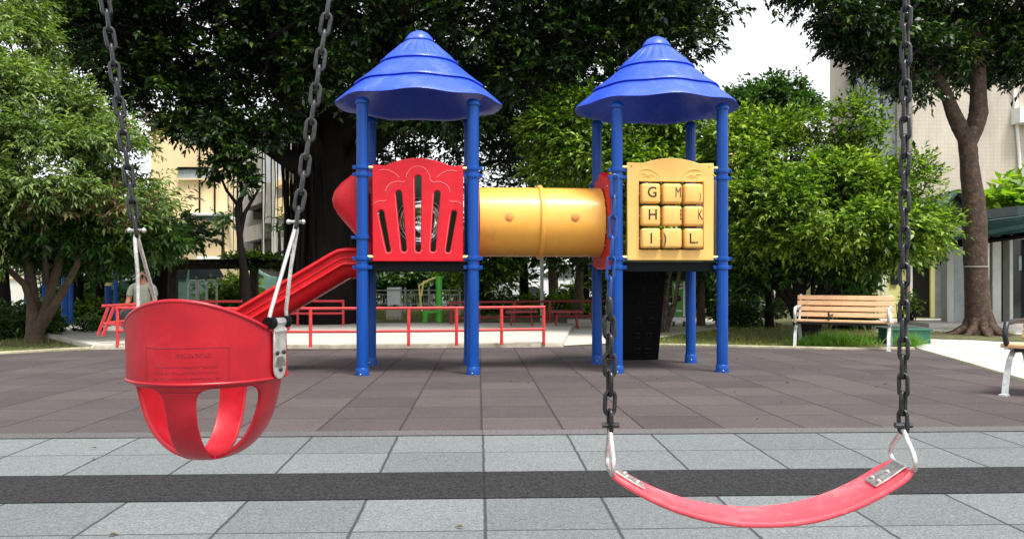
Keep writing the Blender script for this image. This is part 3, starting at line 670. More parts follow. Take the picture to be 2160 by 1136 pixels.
for x, z, s in ((xl, zl, -1), (xr, zr, 1)):
    zt = 0.674
    q = [(x, D0 - .046, z + .004), (x, D0 - .052, z + .014), (x - .001 * s, D0 - .046, z + .030), (x, D0 - .014, zt - .012), (x, D0 - .006, zt - .003), (x, D0, zt), (x, D0 + .006, zt - .003), (x, D0 + .014, zt - .012), (x, D0 + .046, z + .030), (x, D0 + .052, z + .014), (x, D0 + .046, z + .004), (x, D0 + .03, z), (x, D0 - .03, z)]
    mm = MB(); mm.tube(q, 0.0046, 10, closed=True); mm.build('triangle_ring', M['steel'], BS, world=True, smooth=60)
top = P(1914, -330, D0)
chain((xr, D0, 0.672), top, 0.0345, 0.0039, 0.0150, M['chain'], BS, seed=2, phase=42)
cb = Vector((xl, D0, 0.672)); c1 = P(1285, 630, D0); c2 = P(1297, 372, D0)
chain(cb, c1, 0.0372, 0.0042, 0.0190, M['chain'], BS, seed=5, phase=8)
o = chain(c1, c2, 0.0372, 0.0028, 0.0130, M['chain_blue'], BS, seed=6, phase=8); o['label'] = 'faded upper length of chain, made blue like the post behind'
for x, z, s in ((xr + 0.011, 0.683, 1), (xl + 0.011, 0.683, 1)):
    mm = MB(); mm.tube([(x - .026, D0, z), (x + .006, D0, z)], 0.0055, 8); mm.build('shackle_pin', M['chain_worn'], BS, world=True)
# bucket swing
BD = 1.66
bc = P(441, 735, BD)
BK = thing('bucket_swing', 'red full bucket toddler swing hanging from two chains in the left foreground', 'swing', (bc.x, BD, 0.0), R(-14))
zbase = 0.600
def wpx(y): return H - (y - HY) / F * (BD - 0.12) - 0.0
# profile heights (front face, nearer than the centre)
Zbot = H - (960 - HY) / F * BD; Zband = H - (812 - HY) / F * (BD - .12); Ztop = H - (630 - HY) / F * (BD - 0.14); Zside = H - (690 - HY) / F * BD
RB = 0.143; RI = 0.133
BO = Vector((0, 0, Zbot))
NT = 288
bm = bmesh.new()
FO = R(11)          # the front strap sits a little round from the middle between the side plates
def rim(th):      # height of the upper rim round the bucket, th=0 faces the viewer's side
    d_ = (th - FO + math.pi) % (2 * math.pi) - math.pi
    if abs(d_) < R(72): return Zside + (Ztop - Zside) * math.cos(d_ * 90 / 72) ** 1.1
    return Zside
def add_ring(fz, fr_):
    return [bm.verts.new((fr_(2 * math.pi * i / NT) * math.sin(2 * math.pi * i / NT), -fr_(2 * math.pi * i / NT) * math.cos(2 * math.pi * i / NT), fz(2 * math.pi * i / NT) - Zbot)) for i in range(NT)]
rings = []; nb = 16
for k in range(nb + 1):
    f = k / nb
    def fz(th, f=f): return Zband + (rim(th) - Zband) * f
    def frr(th, f=f): return RB + 0.004 * f * math.cos(th) - 0.0015 * math.sin(math.pi * f) * 0
    rings.append(add_ring(fz, frr))
for k in range(nb):
    for i in range(NT): bm.faces.new((rings[k][i], rings[k][(i + 1) % NT], rings[k + 1][(i + 1) % NT], rings[k + 1][i]))
me = bpy.data.meshes.new('b'); bm.to_mesh(me); bm.free()
band = link('seat_band', me, M['bucket'], BK, smooth=60, loc=None); band.location = (0, 0, Zbot)
s_ = band.modifiers.new('thick', 'SOLIDIFY'); s_.thickness = 0.009; s_.offset = 0
b_ = band.modifiers.new('bevel', 'BEVEL'); b_.width = 0.003; b_.segments = 3; b_.limit_method = 'ANGLE'; b_.angle_limit = R(50)
m = MB(); m.tube([((RB + .0055) * math.sin(a), -(RB + .0055) * math.cos(a), rim(a) - .004) for a in [2 * math.pi * i / 180 for i in range(180)]], 0.0042, 8, closed=True); m.build('rim', M['bucket'], BK, smooth=60)
m = MB(); m.tube([((RB + .0035) * math.sin(a), -(RB + .0035) * math.cos(a), Zband + .004) for a in [2 * math.pi * i / 180 for i in range(180)]], 0.0035, 8, closed=True); m.build('lower_rim', M['bucket'], BK, smooth=60)
# lower bowl with leg openings
bm = bmesh.new(); NV = 56; grid = []
Hb = Zband + 0.012 - Zbot
for k in range(NV + 1):
    ph = (k / NV) * math.pi / 2
    r = RI * math.cos(ph) ** 0.78 if k < NV else 0.0001; z = Hb * (1 - math.sin(ph) ** 1.02)
    if k >= NV - 1: r = max(r, 0.002)
    grid.append([bm.verts.new((r * math.sin(2 * math.pi * i / NT), -r * math.cos(2 * math.pi * i / NT), z)) for i in range(NT)])
def hole(i, k):
    th = 2 * math.pi * (i + 0.5) / NT; v = (k + 0.5) / NV
    r = RI * max(0.02, math.cos(v * math.pi / 2) ** 0.78); z = Hb * (1 - math.sin(v * math.pi / 2) ** 1.02)
    dep = (Hb - 0.016) - z
    if dep < 0: return False
    fl = 0.030 * math.exp(-dep / 0.007)
    for c, w in ((FO, .027), (math.pi + FO, .027), (math.pi / 2 + .06, .036), (1.5 * math.pi + .06, .036)):
        d_ = abs((th - c + math.pi) % (2 * math.pi) - math.pi)
        if r * d_ < w + fl: return False
    return True
for k in range(NV):
    for i in range(NT):
        if hole(i, k): continue
        bm.faces.new((grid[k][i], grid[k][(i + 1) % NT], grid[k + 1][(i + 1) % NT], grid[k + 1][i]))
bmesh.ops.remove_doubles(bm, verts=bm.verts, dist=1e-5)
bmesh.ops.delete(bm, geom=[v for v in bm.verts if not v.link_faces], context='VERTS')
for _ in range(14):
    new = {}
    for v in bm.verts:
        be = [e for e in v.link_edges if e.is_boundary]
        if len(be) == 2 and v.co.z < Hb - 0.001:
            a, b = be[0].other_vert(v).co, be[1].other_vert(v).co
            new[v] = v.co * 0.5 + (a + b) * 0.25
    for v, c_ in new.items(): v.co = c_
me = bpy.data.meshes.new('b'); bm.to_mesh(me); bm.free()
bowl = link('leg_straps', me, M['bucket'], BK, smooth=60); bowl.location = (0, 0, Zbot)
s_ = bowl.modifiers.new('thick', 'SOLIDIFY'); s_.thickness = 0.008; s_.offset = 0
b_ = bowl.modifiers.new('bevel', 'BEVEL'); b_.width = 0.0025; b_.segments = 2; b_.limit_method = 'ANGLE'; b_.angle_limit = R(50)
# side plates, yokes, chains
def side_plate(sgn):
    m = MB(); X = sgn * (RB + 0.0085)
    m.box((X, 0, Zside - 0.034), (0.0035, 0.044, 0.078))
    me1 = m.mesh()
    m2 = MB(); m2.tube([(X - sgn * .004, -.021, Zside + .012), (X - sgn * .004, .021, Zside + .012)], 0.0088, 16)
    m2.tube([(X + sgn * .000, -.021, Zside - .004), (X, .021, Zside - .004)], 0.0055, 12)
    m2.tube([(X, 0, Zside - .073), (X + sgn * .002, 0, Zside - .073)], 0.0, 6) if False else None
    lo = MB(); lo.lathe([(0.022, -0.00175), (0.022, 0.00175)], (X, 0, Zside - .073), 24, M=Matrix.Rotation(R(90), 4, 'Y'))
    o = link('side_plate', join([me1, m2.mesh(), lo.mesh()]), M['steel'], BK, smooth=40, bevel=0.0008)
    for dy, dz in ((-.012, -.045), (.012, -.045), (0, -.077)):
        MB().ball((X + sgn * .0035, dy, Zside + dz), (0.0025, 0.0048, 0.0048), 6).build('rivet', M['iron_dark'], o)
    return o
for s in (-1, 1): side_plate(s)
inv = WM[BK.name].inverted()
jL = P(288, 492, BD); jR = P(624, 474, BD)
def yoke(sgn, top):
    t = inv @ top; X = sgn * (RB + 0.0045) if sgn > 0 else -0.136
    m = MB()
    for dy in (-0.029, 0.029):
        q = [Vector((X, dy * .6, Zside + .012)), Vector((X, dy, Zside + .012)), Vector((X + (t.x - X) * .10, dy + (t.y - dy) * .02, Zside + .034)), Vector((t.x, t.y, t.z))]
        q = [q[0], q[1], q[1].lerp(q[2], .5) + Vector((0, dy * .1, 0)), q[2], q[2].lerp(q[3], .5), Vector((t.x, t.y + dy * .16, t.z - .010)), Vector((t.x, t.y + dy * .02, t.z))]
        m.tube(q, 0.0038, 10)
    m.build('yoke', M['steel'], BK, smooth=60)
    MB().tube([(X, -.036, Zside + .012), (X, -.020, Zside + .012)], 0.012, 12).build('bushing', M['black'], BK)
    MB().tube([(X, .020, Zside + .012), (X, .036, Zside + .012)], 0.012, 12).build('bushing', M['black'], BK)
yoke(-1, jL); yoke(1, jR)
tL = P(197, -190, BD); tR = P(722, -190, BD)
chain(jL - Vector((0, 0, .004)), tL, 0.0345, 0.0039, 0.0150, M['chain'], BK, seed=11, phase=25)
chain(jR - Vector((0, 0, .004)), tR, 0.0345, 0.0039, 0.0160, M['chain_worn'], BK, seed=12, phase=18)
for q in (jL, jR):
    m = MB(); m.tube([q + Vector((-.014, 0, .006)), q + Vector((.014, 0, .006))], 0.0030, 8); m.ball(q + Vector((-.014, 0, .006)), 0.0050, 6); m.ball(q + Vector((.014, 0, .006)), 0.0050, 6)
    m.build('shackle_pin', M['steel'], BK, world=True, smooth=50)

# ---------------------------------------------------------------- foliage tools
def quad_mesh(V, nquad, name='leaves'):
    me = bpy.data.meshes.new(name); nv = len(V); nf = nv // 4
    me.vertices.add(nv); me.vertices.foreach_set('co', np.asarray(V, dtype=np.float32).ravel())
    me.loops.add(nv); me.loops.foreach_set('vertex_index', np.arange(nv, dtype=np.int32))
    me.polygons.add(nf); me.polygons.foreach_set('loop_start', np.arange(0, nv, 4, dtype=np.int32)); me.polygons.foreach_set('loop_total', np.full(nf, 4, dtype=np.int32))
    me.update(calc_edges=True); me.validate(); return me
def unit(a): return a / np.maximum(np.linalg.norm(a, axis=1, keepdims=True), 1e-9)
def leaves(base, d, up, L, ratio, rg, fold=0.25, curl=0.15):
    n = len(base); d = unit(d); side = unit(np.cross(d, up)); nn = np.cross(side, d)
    L = L.reshape(-1, 1); w = L * ratio
    mid = base + d * L * 0.45
    V = np.empty((n, 4, 3))
    V[:, 0] = base; V[:, 1] = mid + side * w * .5 + nn * w * fold; V[:, 2] = base + d * L - nn * L * curl; V[:, 3] = mid - side * w * .5 + nn * w * fold
    return V.reshape(-1, 3)
def foliage(lobes, ntw, per, L, ratio, rg, twig=0.28, shell=0.55, droop=0.1, upb=0.25, jit=0.6, flat=0.5, Lvar=0.34, clump=-0.35):
    """lobes: (centre, (rx, ry, rz)); twigs start in the outer part of each lobe, leaves sit along them"""
    lb = np.array([[*c, *r] for c, r in lobes], dtype=float)
    wgt = (lb[:, 3] * lb[:, 4] + lb[:, 4] * lb[:, 5] + lb[:, 3] * lb[:, 5]); wgt = wgt / wgt.sum()
    ntw = int(ntw * 1.35); idx = rg.choice(len(lb), ntw, p=wgt)
    u = unit(rg.normal(size=(ntw, 3))); u[:, 2] += upb; u = unit(u)
    rad = shell + (1 - shell) * rg.random((ntw, 1)) ** 0.6
    rad *= 1 + 0.13 * np.sin(u[:, :1] * 7 + idx[:, None]) * np.cos(u[:, 1:2] * 6) + 0.08 * rg.normal(size=(ntw, 1))
    o = lb[idx, :3] + u * lb[idx, 3:6] * rad
    ph = rg.random(6) * 6.28
    cl = np.sin(o[:, 0] * 5.3 + ph[0] + 1.5 * np.sin(o[:, 2] * 3.1 + ph[3])) + np.sin(o[:, 1] * 4.7 + ph[1] + 1.3 * np.sin(o[:, 0] * 2.9 + ph[4])) + 1.2 * np.sin(o[:, 2] * 6.9 + ph[2] + 1.4 * np.sin(o[:, 1] * 3.3 + ph[5]))
    keep = (cl + rg.normal(size=ntw) * 0.7) > clump; o = o[keep]; u = u[keep]; ntw = len(o)
    td = unit(u * np.array([1, 1, 0.6]) + rg.normal(size=(ntw, 3)) * 0.45 + np.array([0, 0, -droop]))
    tl = twig * (0.6 + 0.8 * rg.random(ntw))
    k = np.tile(np.arange(per), ntw); ti = np.repeat(np.arange(ntw), per)
    f = (k + 0.5) / per
    side = unit(np.cross(td, np.array([0, 0, 1.0]) + rg.normal(size=(ntw, 3)) * 0.2))
    sg = np.where(k % 2 == 0, 1.0, -1.0)[:, None]
    base = o[ti] + td[ti] * (tl[ti] * f)[:, None]
    d = td[ti] * (0.35 + f[:, None] * 0.9) + side[ti] * sg * (1.1 - 0.6 * f[:, None]) + rg.normal(size=(len(ti), 3)) * jit * 0.5 + np.array([0, 0, -droop])
    up = np.array([0, 0, 1.0]) + rg.normal(size=(len(ti), 3)) * flat
    LL = L * (1 + Lvar * rg.normal(size=len(ti))).clip(0.45, 1.7)
    V = leaves(base, d, up, LL, ratio, rg)
    tw = (o, td, tl); return V, tw
def lobes_px(spec):       # (px, py, D, half width px, half height px, depth radius m)
    return [(P(a, b, D), (w / F * D, dr, hh / F * D)) for a, b, D, w, hh, dr in spec]
def limb(mb, a, b, r0, r1, rg, wig=0.08, n=7, seg=6):
    a = Vector(a); b = Vector(b); L = (b - a).length; pts = []; rs = []
    o1 = Vector([rg.normal() for _ in range(3)]) * wig * L; o2 = Vector([rg.normal() for _ in range(3)]) * wig * 0.5 * L
    for i in range(seg + 1):
        t = i / seg; pts.append(a.lerp(b, t) + o1 * math.sin(math.pi * t) + o2 * math.sin(2 * math.pi * t)); rs.append(r0 + (r1 - r0) * t)
    mb.tube(pts, rs, n); return pts
def tree(name, label, base, trunk, lobes_list, leafspecs, barkmat, group=None, seed=1, branch=26, br=0.03, cat='tree'):
    """trunk: list of (points, radii); leafspecs: (lobes, twigs, per, L, ratio, mat, kwargs)"""
    rg = np.random.default_rng(seed)
    t = thing(name, label, cat, base, 0, group)
    mb = MB(); tips = []
    for pts, rs in trunk:
        q = [Vector(p) for p in pts]; fine = []; fr_ = []
        for i in range(len(q) - 1):
            for j in range(6):
                f = j / 6; p = q[i].lerp(q[i + 1], f); r = rs[i] + (rs[i + 1] - rs[i]) * f
                fine.append(p + Vector([rg.normal() * r * 0.014, rg.normal() * r * 0.014, 0])); fr_.append(r * (1 + 0.012 * rg.normal()))
        fine.append(q[-1]); fr_.append(rs[-1]); mb.tube(fine, fr_, 16); tips.append((q[-1], rs[-1]))
        if len(q) > 2: tips.append((q[-2], rs[-2]))
    for c, r in lobes_list[:branch]:
        a, ra = min(tips, key=lambda p: (p[0] - Vector(c)).length)
        e = Vector(c) + Vector([rg.normal() * 0.3 * r[k] for k in range(3)])
        pts = limb(mb, a, e, min(ra * .6, br * 2.2), br * .5, rg)
        for _ in range(5):
            e2 = Vector(c) + Vector([rg.uniform(-.85, .85) * r[k] for k in range(3)])
            limb(mb, pts[rg.integers(2, len(pts))], e2, br * .5, br * .12, rg, n=5, seg=4)
    mb.build('trunk', barkmat, t, world=True, smooth=60)
    first = None
    for lobes, ntw, per, L, ratio, mat, kw in leafspecs:
        V, tw = foliage(lobes, ntw, per, L, ratio, rg, **kw)
        V = V - np.array(base)
        link('crown', quad_mesh(V, 4), mat, t, smooth=0)
    return t

# ---- the big dark banyan behind the towers
rg = np.random.default_rng(11)
spec = []
def scatter(n, poly_y, xs, Ds, w, hh, dr):
    for _ in range(n):
        x = rg.uniform(*xs); ya, yb = poly_y(x); y = rg.uniform(ya, yb)
        spec.append((x, y, rg.uniform(*Ds), w * rg.uniform(.7, 1.3), hh * rg.uniform(.7, 1.3), dr * rg.uniform(.7, 1.3)))
def low(x):       # lower edge of the canopy as it stands over the playground
    pts = [(60, 60), (150, 170), (260, 230), (330, 280), (480, 330), (600, 250), (700, 230), (800, 300), (1000, 330), (1120, 260), (1240, 190), (1400, 180), (1490, 160), (1540, 60)]
    for (a, b), (c, d) in zip(pts, pts[1:]):
        if a <= x <= c: return b + (d - b) * (x - a) / (c - a)
    return 40
scatter(70, lambda x: (-60, max(10, low(x) - 50)), (90, 1465), (14.5, 18), 95, 62, 0.85)
scatter(46, lambda x: (-420, -30), (40, 1480), (14, 20), 170, 110, 1.5)  # crown above the view, added to block light from overhead
scatter(30, lambda x: (low(x) - 105, low(x) - 55), (160, 1460), (15, 17.5), 62, 38, 0.6)
scatter(46, lambda x: (40, 345 if x > 780 else 300), (650, 1270), (18.5, 22), 110, 60, 1.2)
scatter(12, lambda x: (360, 470), (770, 1260), (21, 24), 90, 45, 1.0)
scatter(26, lambda x: (-10, max(20, low(x) - 60)), (120, 620), (16, 19), 85, 50, .9)
scatter(16, lambda x: (-20, 120), (1370, 1450), (14.5, 17), 60, 50, .8)
lobB = lobes_px(spec)
tb = G(690, 17.5)
trunkB = [([tb + Vector((0, 0, -.2)), tb + Vector((0, 0, .5)), tb + Vector((.05, 0, 2.4)), tb + Vector((.1, 0, 3.6)), tb + Vector((.0, .2, 5.2))], [.75, .60, .50, .45, .25]),
          ([tb + Vector((.1, 0, 2.8)), P(500, 260, 16.5), P(330, 120, 16)], [.22, .16, .08]),
          ([tb + Vector((.1, 0, 3.0)), P(560, 120, 16), P(420, -50, 16)], [.24, .16, .1]),
          ([tb + Vector((.1, 0, 3.0)), P(900, 200, 17), P(1150, 90, 17), P(1380, 40, 17)], [.26, .2, .14, .08]),
          ([tb + Vector((.1, 0, 3.3)), P(820, 60, 17), P(960, -160, 17)], [.26, .18, .1])]
tree('banyan_tree', 'huge dark green banyan with hanging roots spreading its crown behind both towers', tb, trunkB, lobB,
     [(lobB, 50000, 9, 0.104, 0.48, M['leaf_dark'], dict(twig=0.24, shell=0.62, droop=0.15, upb=0.35, flat=0.45))], M['bark_dark'], seed=5, branch=60, br=0.035)
bt = bpy.data.objects['banyan_tree']
m = MB(); rr = random.Random(5)
for i in range(110):
    a = rr.uniform(0, 2 * math.pi); d_ = rr.uniform(.2, .95); x, y = tb.x + d_ * math.cos(a) * .95, tb.y + d_ * math.sin(a) * .7
    z1 = rr.uniform(3.0, 4.6); w = rr.uniform(.012, .055)
    m.tube([(x + rr.uniform(-.1, .1), y, GF - .05), (x + rr.uniform(-.05, .05), y, 1.0), (x, y, 2.2), (x + rr.uniform(-.1, .1), y, z1)], [w * 1.3, w, w * .8, w * .5], 6)
for i in range(46):
    x = P(rr.uniform(480, 900), 0, 18).x; y = rr.uniform(16.5, 20); m.tube([(x, y, rr.uniform(1.3, 2.4)), (x + rr.uniform(-.05, .05), y, 2.9), (x, y, 4.2)], [.006, .012, .014], 5)
m.build('aerial_roots', M['bark_dark'], bt, world=True)

# ---- slim dark tree left of the banyan trunk
tb = G(522, 15.0)
tk = [([tb, P(520, 600, 15), P(508, 520, 15), P(500, 440, 15), P(512, 410, 15), P(500, 340, 15)], [.085, .07, .055, .05, .04, .025]), ([P(506, 500, 15), P(516, 450, 15), P(545, 400, 15)], [.04, .035, .02]), ([P(500, 430, 15), P(478, 402, 15), P(460, 360, 15)], [.035, .025, .015])]
lb = lobes_px([(430, 290, 15, 50, 26, .6), (480, 280, 15.3, 60, 36, .7), (500, 330, 15, 34, 30, .4), (560, 280, 15, 50, 34, .6), (390, 270, 15.4, 50, 28, .6), (455, 350, 15, 20, 26, .3), (600, 260, 15.3, 40, 30, .5), (520, 380, 15, 18, 20, .3)])
tree('slim_tree', 'slim crooked dark tree standing between the cream building and the grey apartments', tb, tk, lb, [(lb, 1100, 9, 0.085, 0.5, M['leaf_dark'], dict(twig=0.14, shell=0.4, droop=0.35, flat=0.6))], M['bark_dark'], seed=8, br=0.018)

# ---- soft green tree on the left
tb = G(72, 13.4)
tk = [([tb + Vector((0, 0, -.1)), P(72, 700, 13.4), P(70, 640, 13.4), P(62, 560, 13.3), P(40, 470, 13.2), P(20, 400, 13)], [.17, .12, .095, .07, .05, .025]),
      ([P(82, 700, 13.4), P(100, 640, 13.4), P(122, 560, 13.4), P(130, 480, 13.3), P(170, 380, 13)], [.09, .075, .06, .045, .025]),
      ([P(86, 690, 13.4), P(130, 620, 13.2), P(162, 560, 13.0), P(170, 500, 13), P(240, 400, 12.9)], [.08, .06, .045, .035, .02]),
      ([P(75, 660, 13.4), P(52, 600, 13.2), P(10, 560, 13), P(-60, 470, 13)], [.07, .05, .04, .025]),
      ([P(100, 600, 13.4), P(90, 520, 13.2), P(95, 430, 13.1)], [.06, .04, .02])]
lb = lobes_px([(-60, 130, 13, 110, 80, 1.0), (20, 90, 13.4, 70, 60, .8), (40, 190, 12.9, 90, 55, .9), (-40, 260, 12.6, 110, 70, 1.0), (110, 240, 13, 90, 50, .9), (190, 250, 13.3, 70, 40, .7), (60, 310, 12.6, 110, 60, 1.0), (180, 320, 12.8, 90, 50, .8), (240, 310, 13, 50, 34, .6), (-30, 390, 12.4, 100, 55, .9), (110, 400, 12.6, 100, 50, .9), (220, 400, 12.8, 80, 48, .7), (280, 370, 13, 40, 30, .5), (305, 430, 13, 40, 30, .5), (20, 470, 12.7, 90, 40, .8), (280, 470, 13, 50, 36, .6), (-130, 330, 12.6, 120, 90, 1.0), (-140, 480, 12.6, 120, 60, 1.0), (10, -10, 13.4, 60, 60, .8), (0, 530, 12.9, 60, 26, .5)])
lb2 = lobes_px([(120, 470, 13.2, 110, 46, .9), (200, 490, 13.4, 110, 46, .9), (280, 515, 13.6, 70, 34, .7), (40, 500, 13.5, 90, 34, .8), (335, 505, 13.4, 36, 26, .4), (150, 535, 14.0, 120, 22, .8), (250, 540, 14.4, 50, 12, .8)])  # underside lobes; their darker leaf colour stands for the crown's shade
lb3 = lobes_px([(290, 280, 12.9, 34, 14, .3), (365, 420, 12.9, 36, 12, .3), (230, 440, 12.5, 60, 14, .4), (110, 440, 12.3, 60, 12, .4)])
tree('spreading_tree', 'broad soft green tree with several pale stems at the left edge', tb, tk, lb + lb2, [(lb, 15000, 10, 0.085, 0.32, M['leaf_soft'], dict(twig=0.30, shell=0.45, droop=0.30, upb=0.35, flat=0.45, clump=0.15)), (lb2, 3300, 10, 0.105, 0.34, M['leaf_hedge'], dict(twig=0.28, shell=0.2, droop=0.3)), (lb3, 120, 9, 0.10, 0.3, M['leaf_brown'], dict(twig=0.28, shell=0.3, droop=0.1))], M['bark_pale'], seed=21, branch=30, br=0.022)

# ---- bright trees behind and right of the right tower
def multi(bpx, D, tops, n, r, rg):
    out = []; b = G(bpx, D)
    for i in range(n):
        tx, ty = tops[i % len(tops)]; tx += rg.normal() * 14; ty += rg.normal() * 14
        bx = bpx + (tx - bpx) * 0.06 + rg.normal() * 4
        out.append(([G(bx, D) - Vector((0, 0, .1)), P(bpx + (tx - bpx) * .22 + rg.normal() * 6, 640, D), P(bpx + (tx - bpx) * .55 + rg.normal() * 8, 640 + (ty - 640) * .5, D), P(tx, ty, D)], [r, r * .8, r * .5, r * .22]))
    return b, out
rg = np.random.default_rng(3)
b, tk = multi(1700, 14.0, [(1560, 420), (1620, 380), (1680, 360), (1740, 360), (1800, 400), (1860, 430), (1600, 480), (1830, 480), (1900, 520), (1540, 500)], 22, .045, rg)
lb = lobes_px([(1590, 350, 14, 60, 46, .7), (1650, 370, 14, 70, 46, .8), (1740, 390, 13.8, 70, 44, .8), (1820, 410, 13.6, 60, 44, .7), (1640, 430, 13.5, 80, 46, .8), (1560, 440, 13.6, 46, 44, .6), (1740, 460, 13.3, 80, 44, .8), (1840, 470, 13.3, 60, 40, .7), (1895, 460, 13.4, 50, 40, .5), (1930, 495, 13.6, 50, 30, .5), (1690, 500, 13.5, 90, 34, .8), (1800, 515, 13.5, 80, 32, .8), (1590, 500, 13.8, 50, 36, .6), (1880, 525, 13.5, 50, 20, .4), (1600, 290, 14.2, 46, 36, .5), (1550, 300, 14.3, 34, 50, .5)])
lbt = lobes_px([(1690, 330, 13.9, 50, 36, .5), (1735, 330, 13.9, 50, 50, .5), (1795, 340, 13.7, 50, 50, .5), (1855, 370, 13.6, 46, 40, .4), (1720, 260, 13.8, 34, 40, .4), (1800, 250, 13.7, 40, 44, .4), (1930, 380, 13.5, 36, 46, .4), (1965, 430, 13.5, 26, 30, .3), (1850, 300, 13.6, 30, 40, .3), (1640, 290, 13.9, 46, 40, .4), (1985, 470, 13.5, 24, 18, .3)])
lbd = lobes_px([(1640, 550, 14.4, 110, 40, .9), (1760, 560, 14.4, 90, 34, .9), (1570, 570, 14.6, 50, 40, .6)])
tree('shrubby_tree', 'wide bright green shrubby tree with many dark stems behind the wooden bench', b, tk, lb + lbt + lbd, [(lb, 11500, 9, 0.084, 0.42, M['leaf_bright'], dict(twig=0.30, shell=0.45, droop=0.12, upb=0.3, Lvar=.35)), (lbt, 1500, 8, 0.08, 0.4, M['leaf_bright'], dict(twig=0.26, shell=0.1, droop=-0.2)), (lbd, 1500, 9, 0.10, 0.42, M['leaf_hedge'], dict(twig=0.26, shell=0.1))], M['bark_dark'], seed=31, branch=34, br=0.02)
b, tk = multi(1395, 15.5, [(1250, 420), (1320, 330), (1400, 300), (1480, 330), (1180, 330), (1230, 280), (1460, 450), (1360, 460)], 9, .05, rg)
lb = lobes_px([(1170, 280, 15, 60, 40, .6), (1210, 240, 15, 60, 40, .6), (1240, 320, 14.8, 70, 45, .7), (1180, 360, 15, 50, 34, .5), (1300, 290, 15, 70, 50, .8), (1370, 270, 15.3, 80, 50, .8), (1450, 290, 15.3, 70, 50, .8), (1320, 370, 14.8, 70, 50, .8), (1400, 370, 15, 80, 50, .8), (1490, 370, 15, 60, 60, .7), (1280, 430, 15, 60, 50, .7), (1370, 460, 15, 80, 50, .8), (1470, 470, 15, 70, 50, .7), (1240, 390, 15, 40, 30, .5)])
tree('leafy_tree', 'bright green leafy tree rising behind the yellow letter panel', b, tk, lb, [(lb, 7600, 9, 0.092, 0.40, M['leaf_bright'], dict(twig=0.30, shell=0.5, droop=0.15, upb=0.3))], M['bark'], seed=33, branch=24, br=0.02)
b, tk = multi(1640, 24, [(1600, 300), (1660, 270), (1640, 220)], 3, .12, rg)
lb = lobes_px([(1590, 215, 24, 60, 34, 1.2), (1640, 200, 24, 50, 26, 1.2), (1660, 240, 24, 60, 40, 1.2), (1600, 270, 24, 70, 40, 1.2)])
tree('distant_tree', 'rounded dark green treetop showing above the bright trees against the white sky', b, tk, lb, [(lb, 2600, 9, 0.13, 0.45, M['leaf_hedge'], dict(twig=0.3, shell=0.4, upb=0.3))], M['bark_dark'], seed=34)

# ---- forked tree on the right
D = 15.0; b = G(2066, D)
tk = [([b + Vector((0, 0, -.25)), P(2066, 706, D), P(2066, 698, D), P(2065, 684, D), P(2063, 660, D), P(2060, 600, D), P(2057, 520, D), P(2056, 470, D), P(2053, 420, D), P(2045, 350, D), P(2041, 300, D), P(2040, 270, D)], [.40, .32, .27, .235, .215, .20, .195, .205, .185, .155, .155, .17]),
      ([P(2036, 300, D), P(2024, 268, D), P(2008, 232, D), P(1995, 195, D), P(1968, 150, D), P(1925, 90, D), P(1860, 20, D)], [.10, .14, .12, .10, .09, .07, .05]),
      ([P(2048, 300, D), P(2056, 270, D), P(2064, 238, D), P(2064, 200, D), P(2063, 150, D), P(2060, 90, D), P(2080, 10, D), P(2100, -100, D)], [.11, .15, .155, .135, .13, .12, .10, .08]),
      ([P(2068, 110, D), P(2110, 60, D), P(2150, 0, D)], [.09, .07, .05]), ([P(1930, 95, D), P(1960, 40, D), P(1970, -50, D)], [.06, .05, .04])]
for i in range(9):
    a_ = i * 2 * math.pi / 9 + .3; d_ = Vector((math.cos(a_), math.sin(a_), 0)); tk.append(([b + d_ * .14 + Vector((0, 0, .42)), b + d_ * .22 + Vector((0, 0, .14)), b + d_ * .42 + Vector((0, 0, .02)), b + d_ * .72 - Vector((0, 0, .05))], [.06, .075, .05, .03]))
lb = lobes_px([(1750, 14, 14, 40, 30, .7), (1785, 60, 14, 50, 40, .7), (1830, 90, 14.3, 80, 44, .9), (1900, 110, 14.5, 70, 50, .9), (1970, 120, 15.2, 80, 46, 1.0), (2050, 120, 15.8, 80, 46, 1.0), (2130, 130, 15.5, 80, 40, 1.0), (2200, 130, 15, 80, 50, 1.0), (1760, -20, 14.5, 90, 50, 1), (1850, 20, 15, 110, 60, 1.2), (1960, 40, 15.5, 110, 60, 1.2), (2080, 40, 15.5, 110, 60, 1.2), (2190, 40, 15, 110, 70, 1.2), (1910, 170, 14.4, 36, 24, .4), (1940, 195, 14.4, 26, 14, .3), (1800, -120, 15, 160, 90, 1.6), (1980, -140, 15, 180, 90, 1.6), (2150, -130, 15, 180, 90, 1.6), (2330, -20, 15, 160, 110, 1.6), (1700, -40, 14.3, 50, 34, .8)])
tree('forked_tree', 'tall forked tree with a thick brown trunk standing on the path at the right', b, tk, lb, [(lb, 14500, 9, 0.092, 0.42, M['leaf_dark'], dict(twig=0.26, shell=0.35, droop=0.3, upb=0.15, flat=0.5))], M['bark'], seed=41, branch=30, br=0.035)
m = MB(); m.tube([P(2058, 562, D) + Vector((.208 * math.cos(2 * math.pi * i / 24), .208 * math.sin(2 * math.pi * i / 24), 0)) for i in range(24)], 0.006, 6, closed=True); m.build('tie_wire', M['grey_frame'], bpy.data.objects['forked_tree'], world=True)

sheet('soil_patch', [to_st(b + Vector((-.12 + 1.15 * math.cos(i * .314) * (1 + .16 * math.sin(i * 2.3)), -.40 + .95 * math.sin(i * .314) * (1 + .2 * math.cos(i * 1.7)), 0))) for i in range(20)], 0.014, M['soil'])
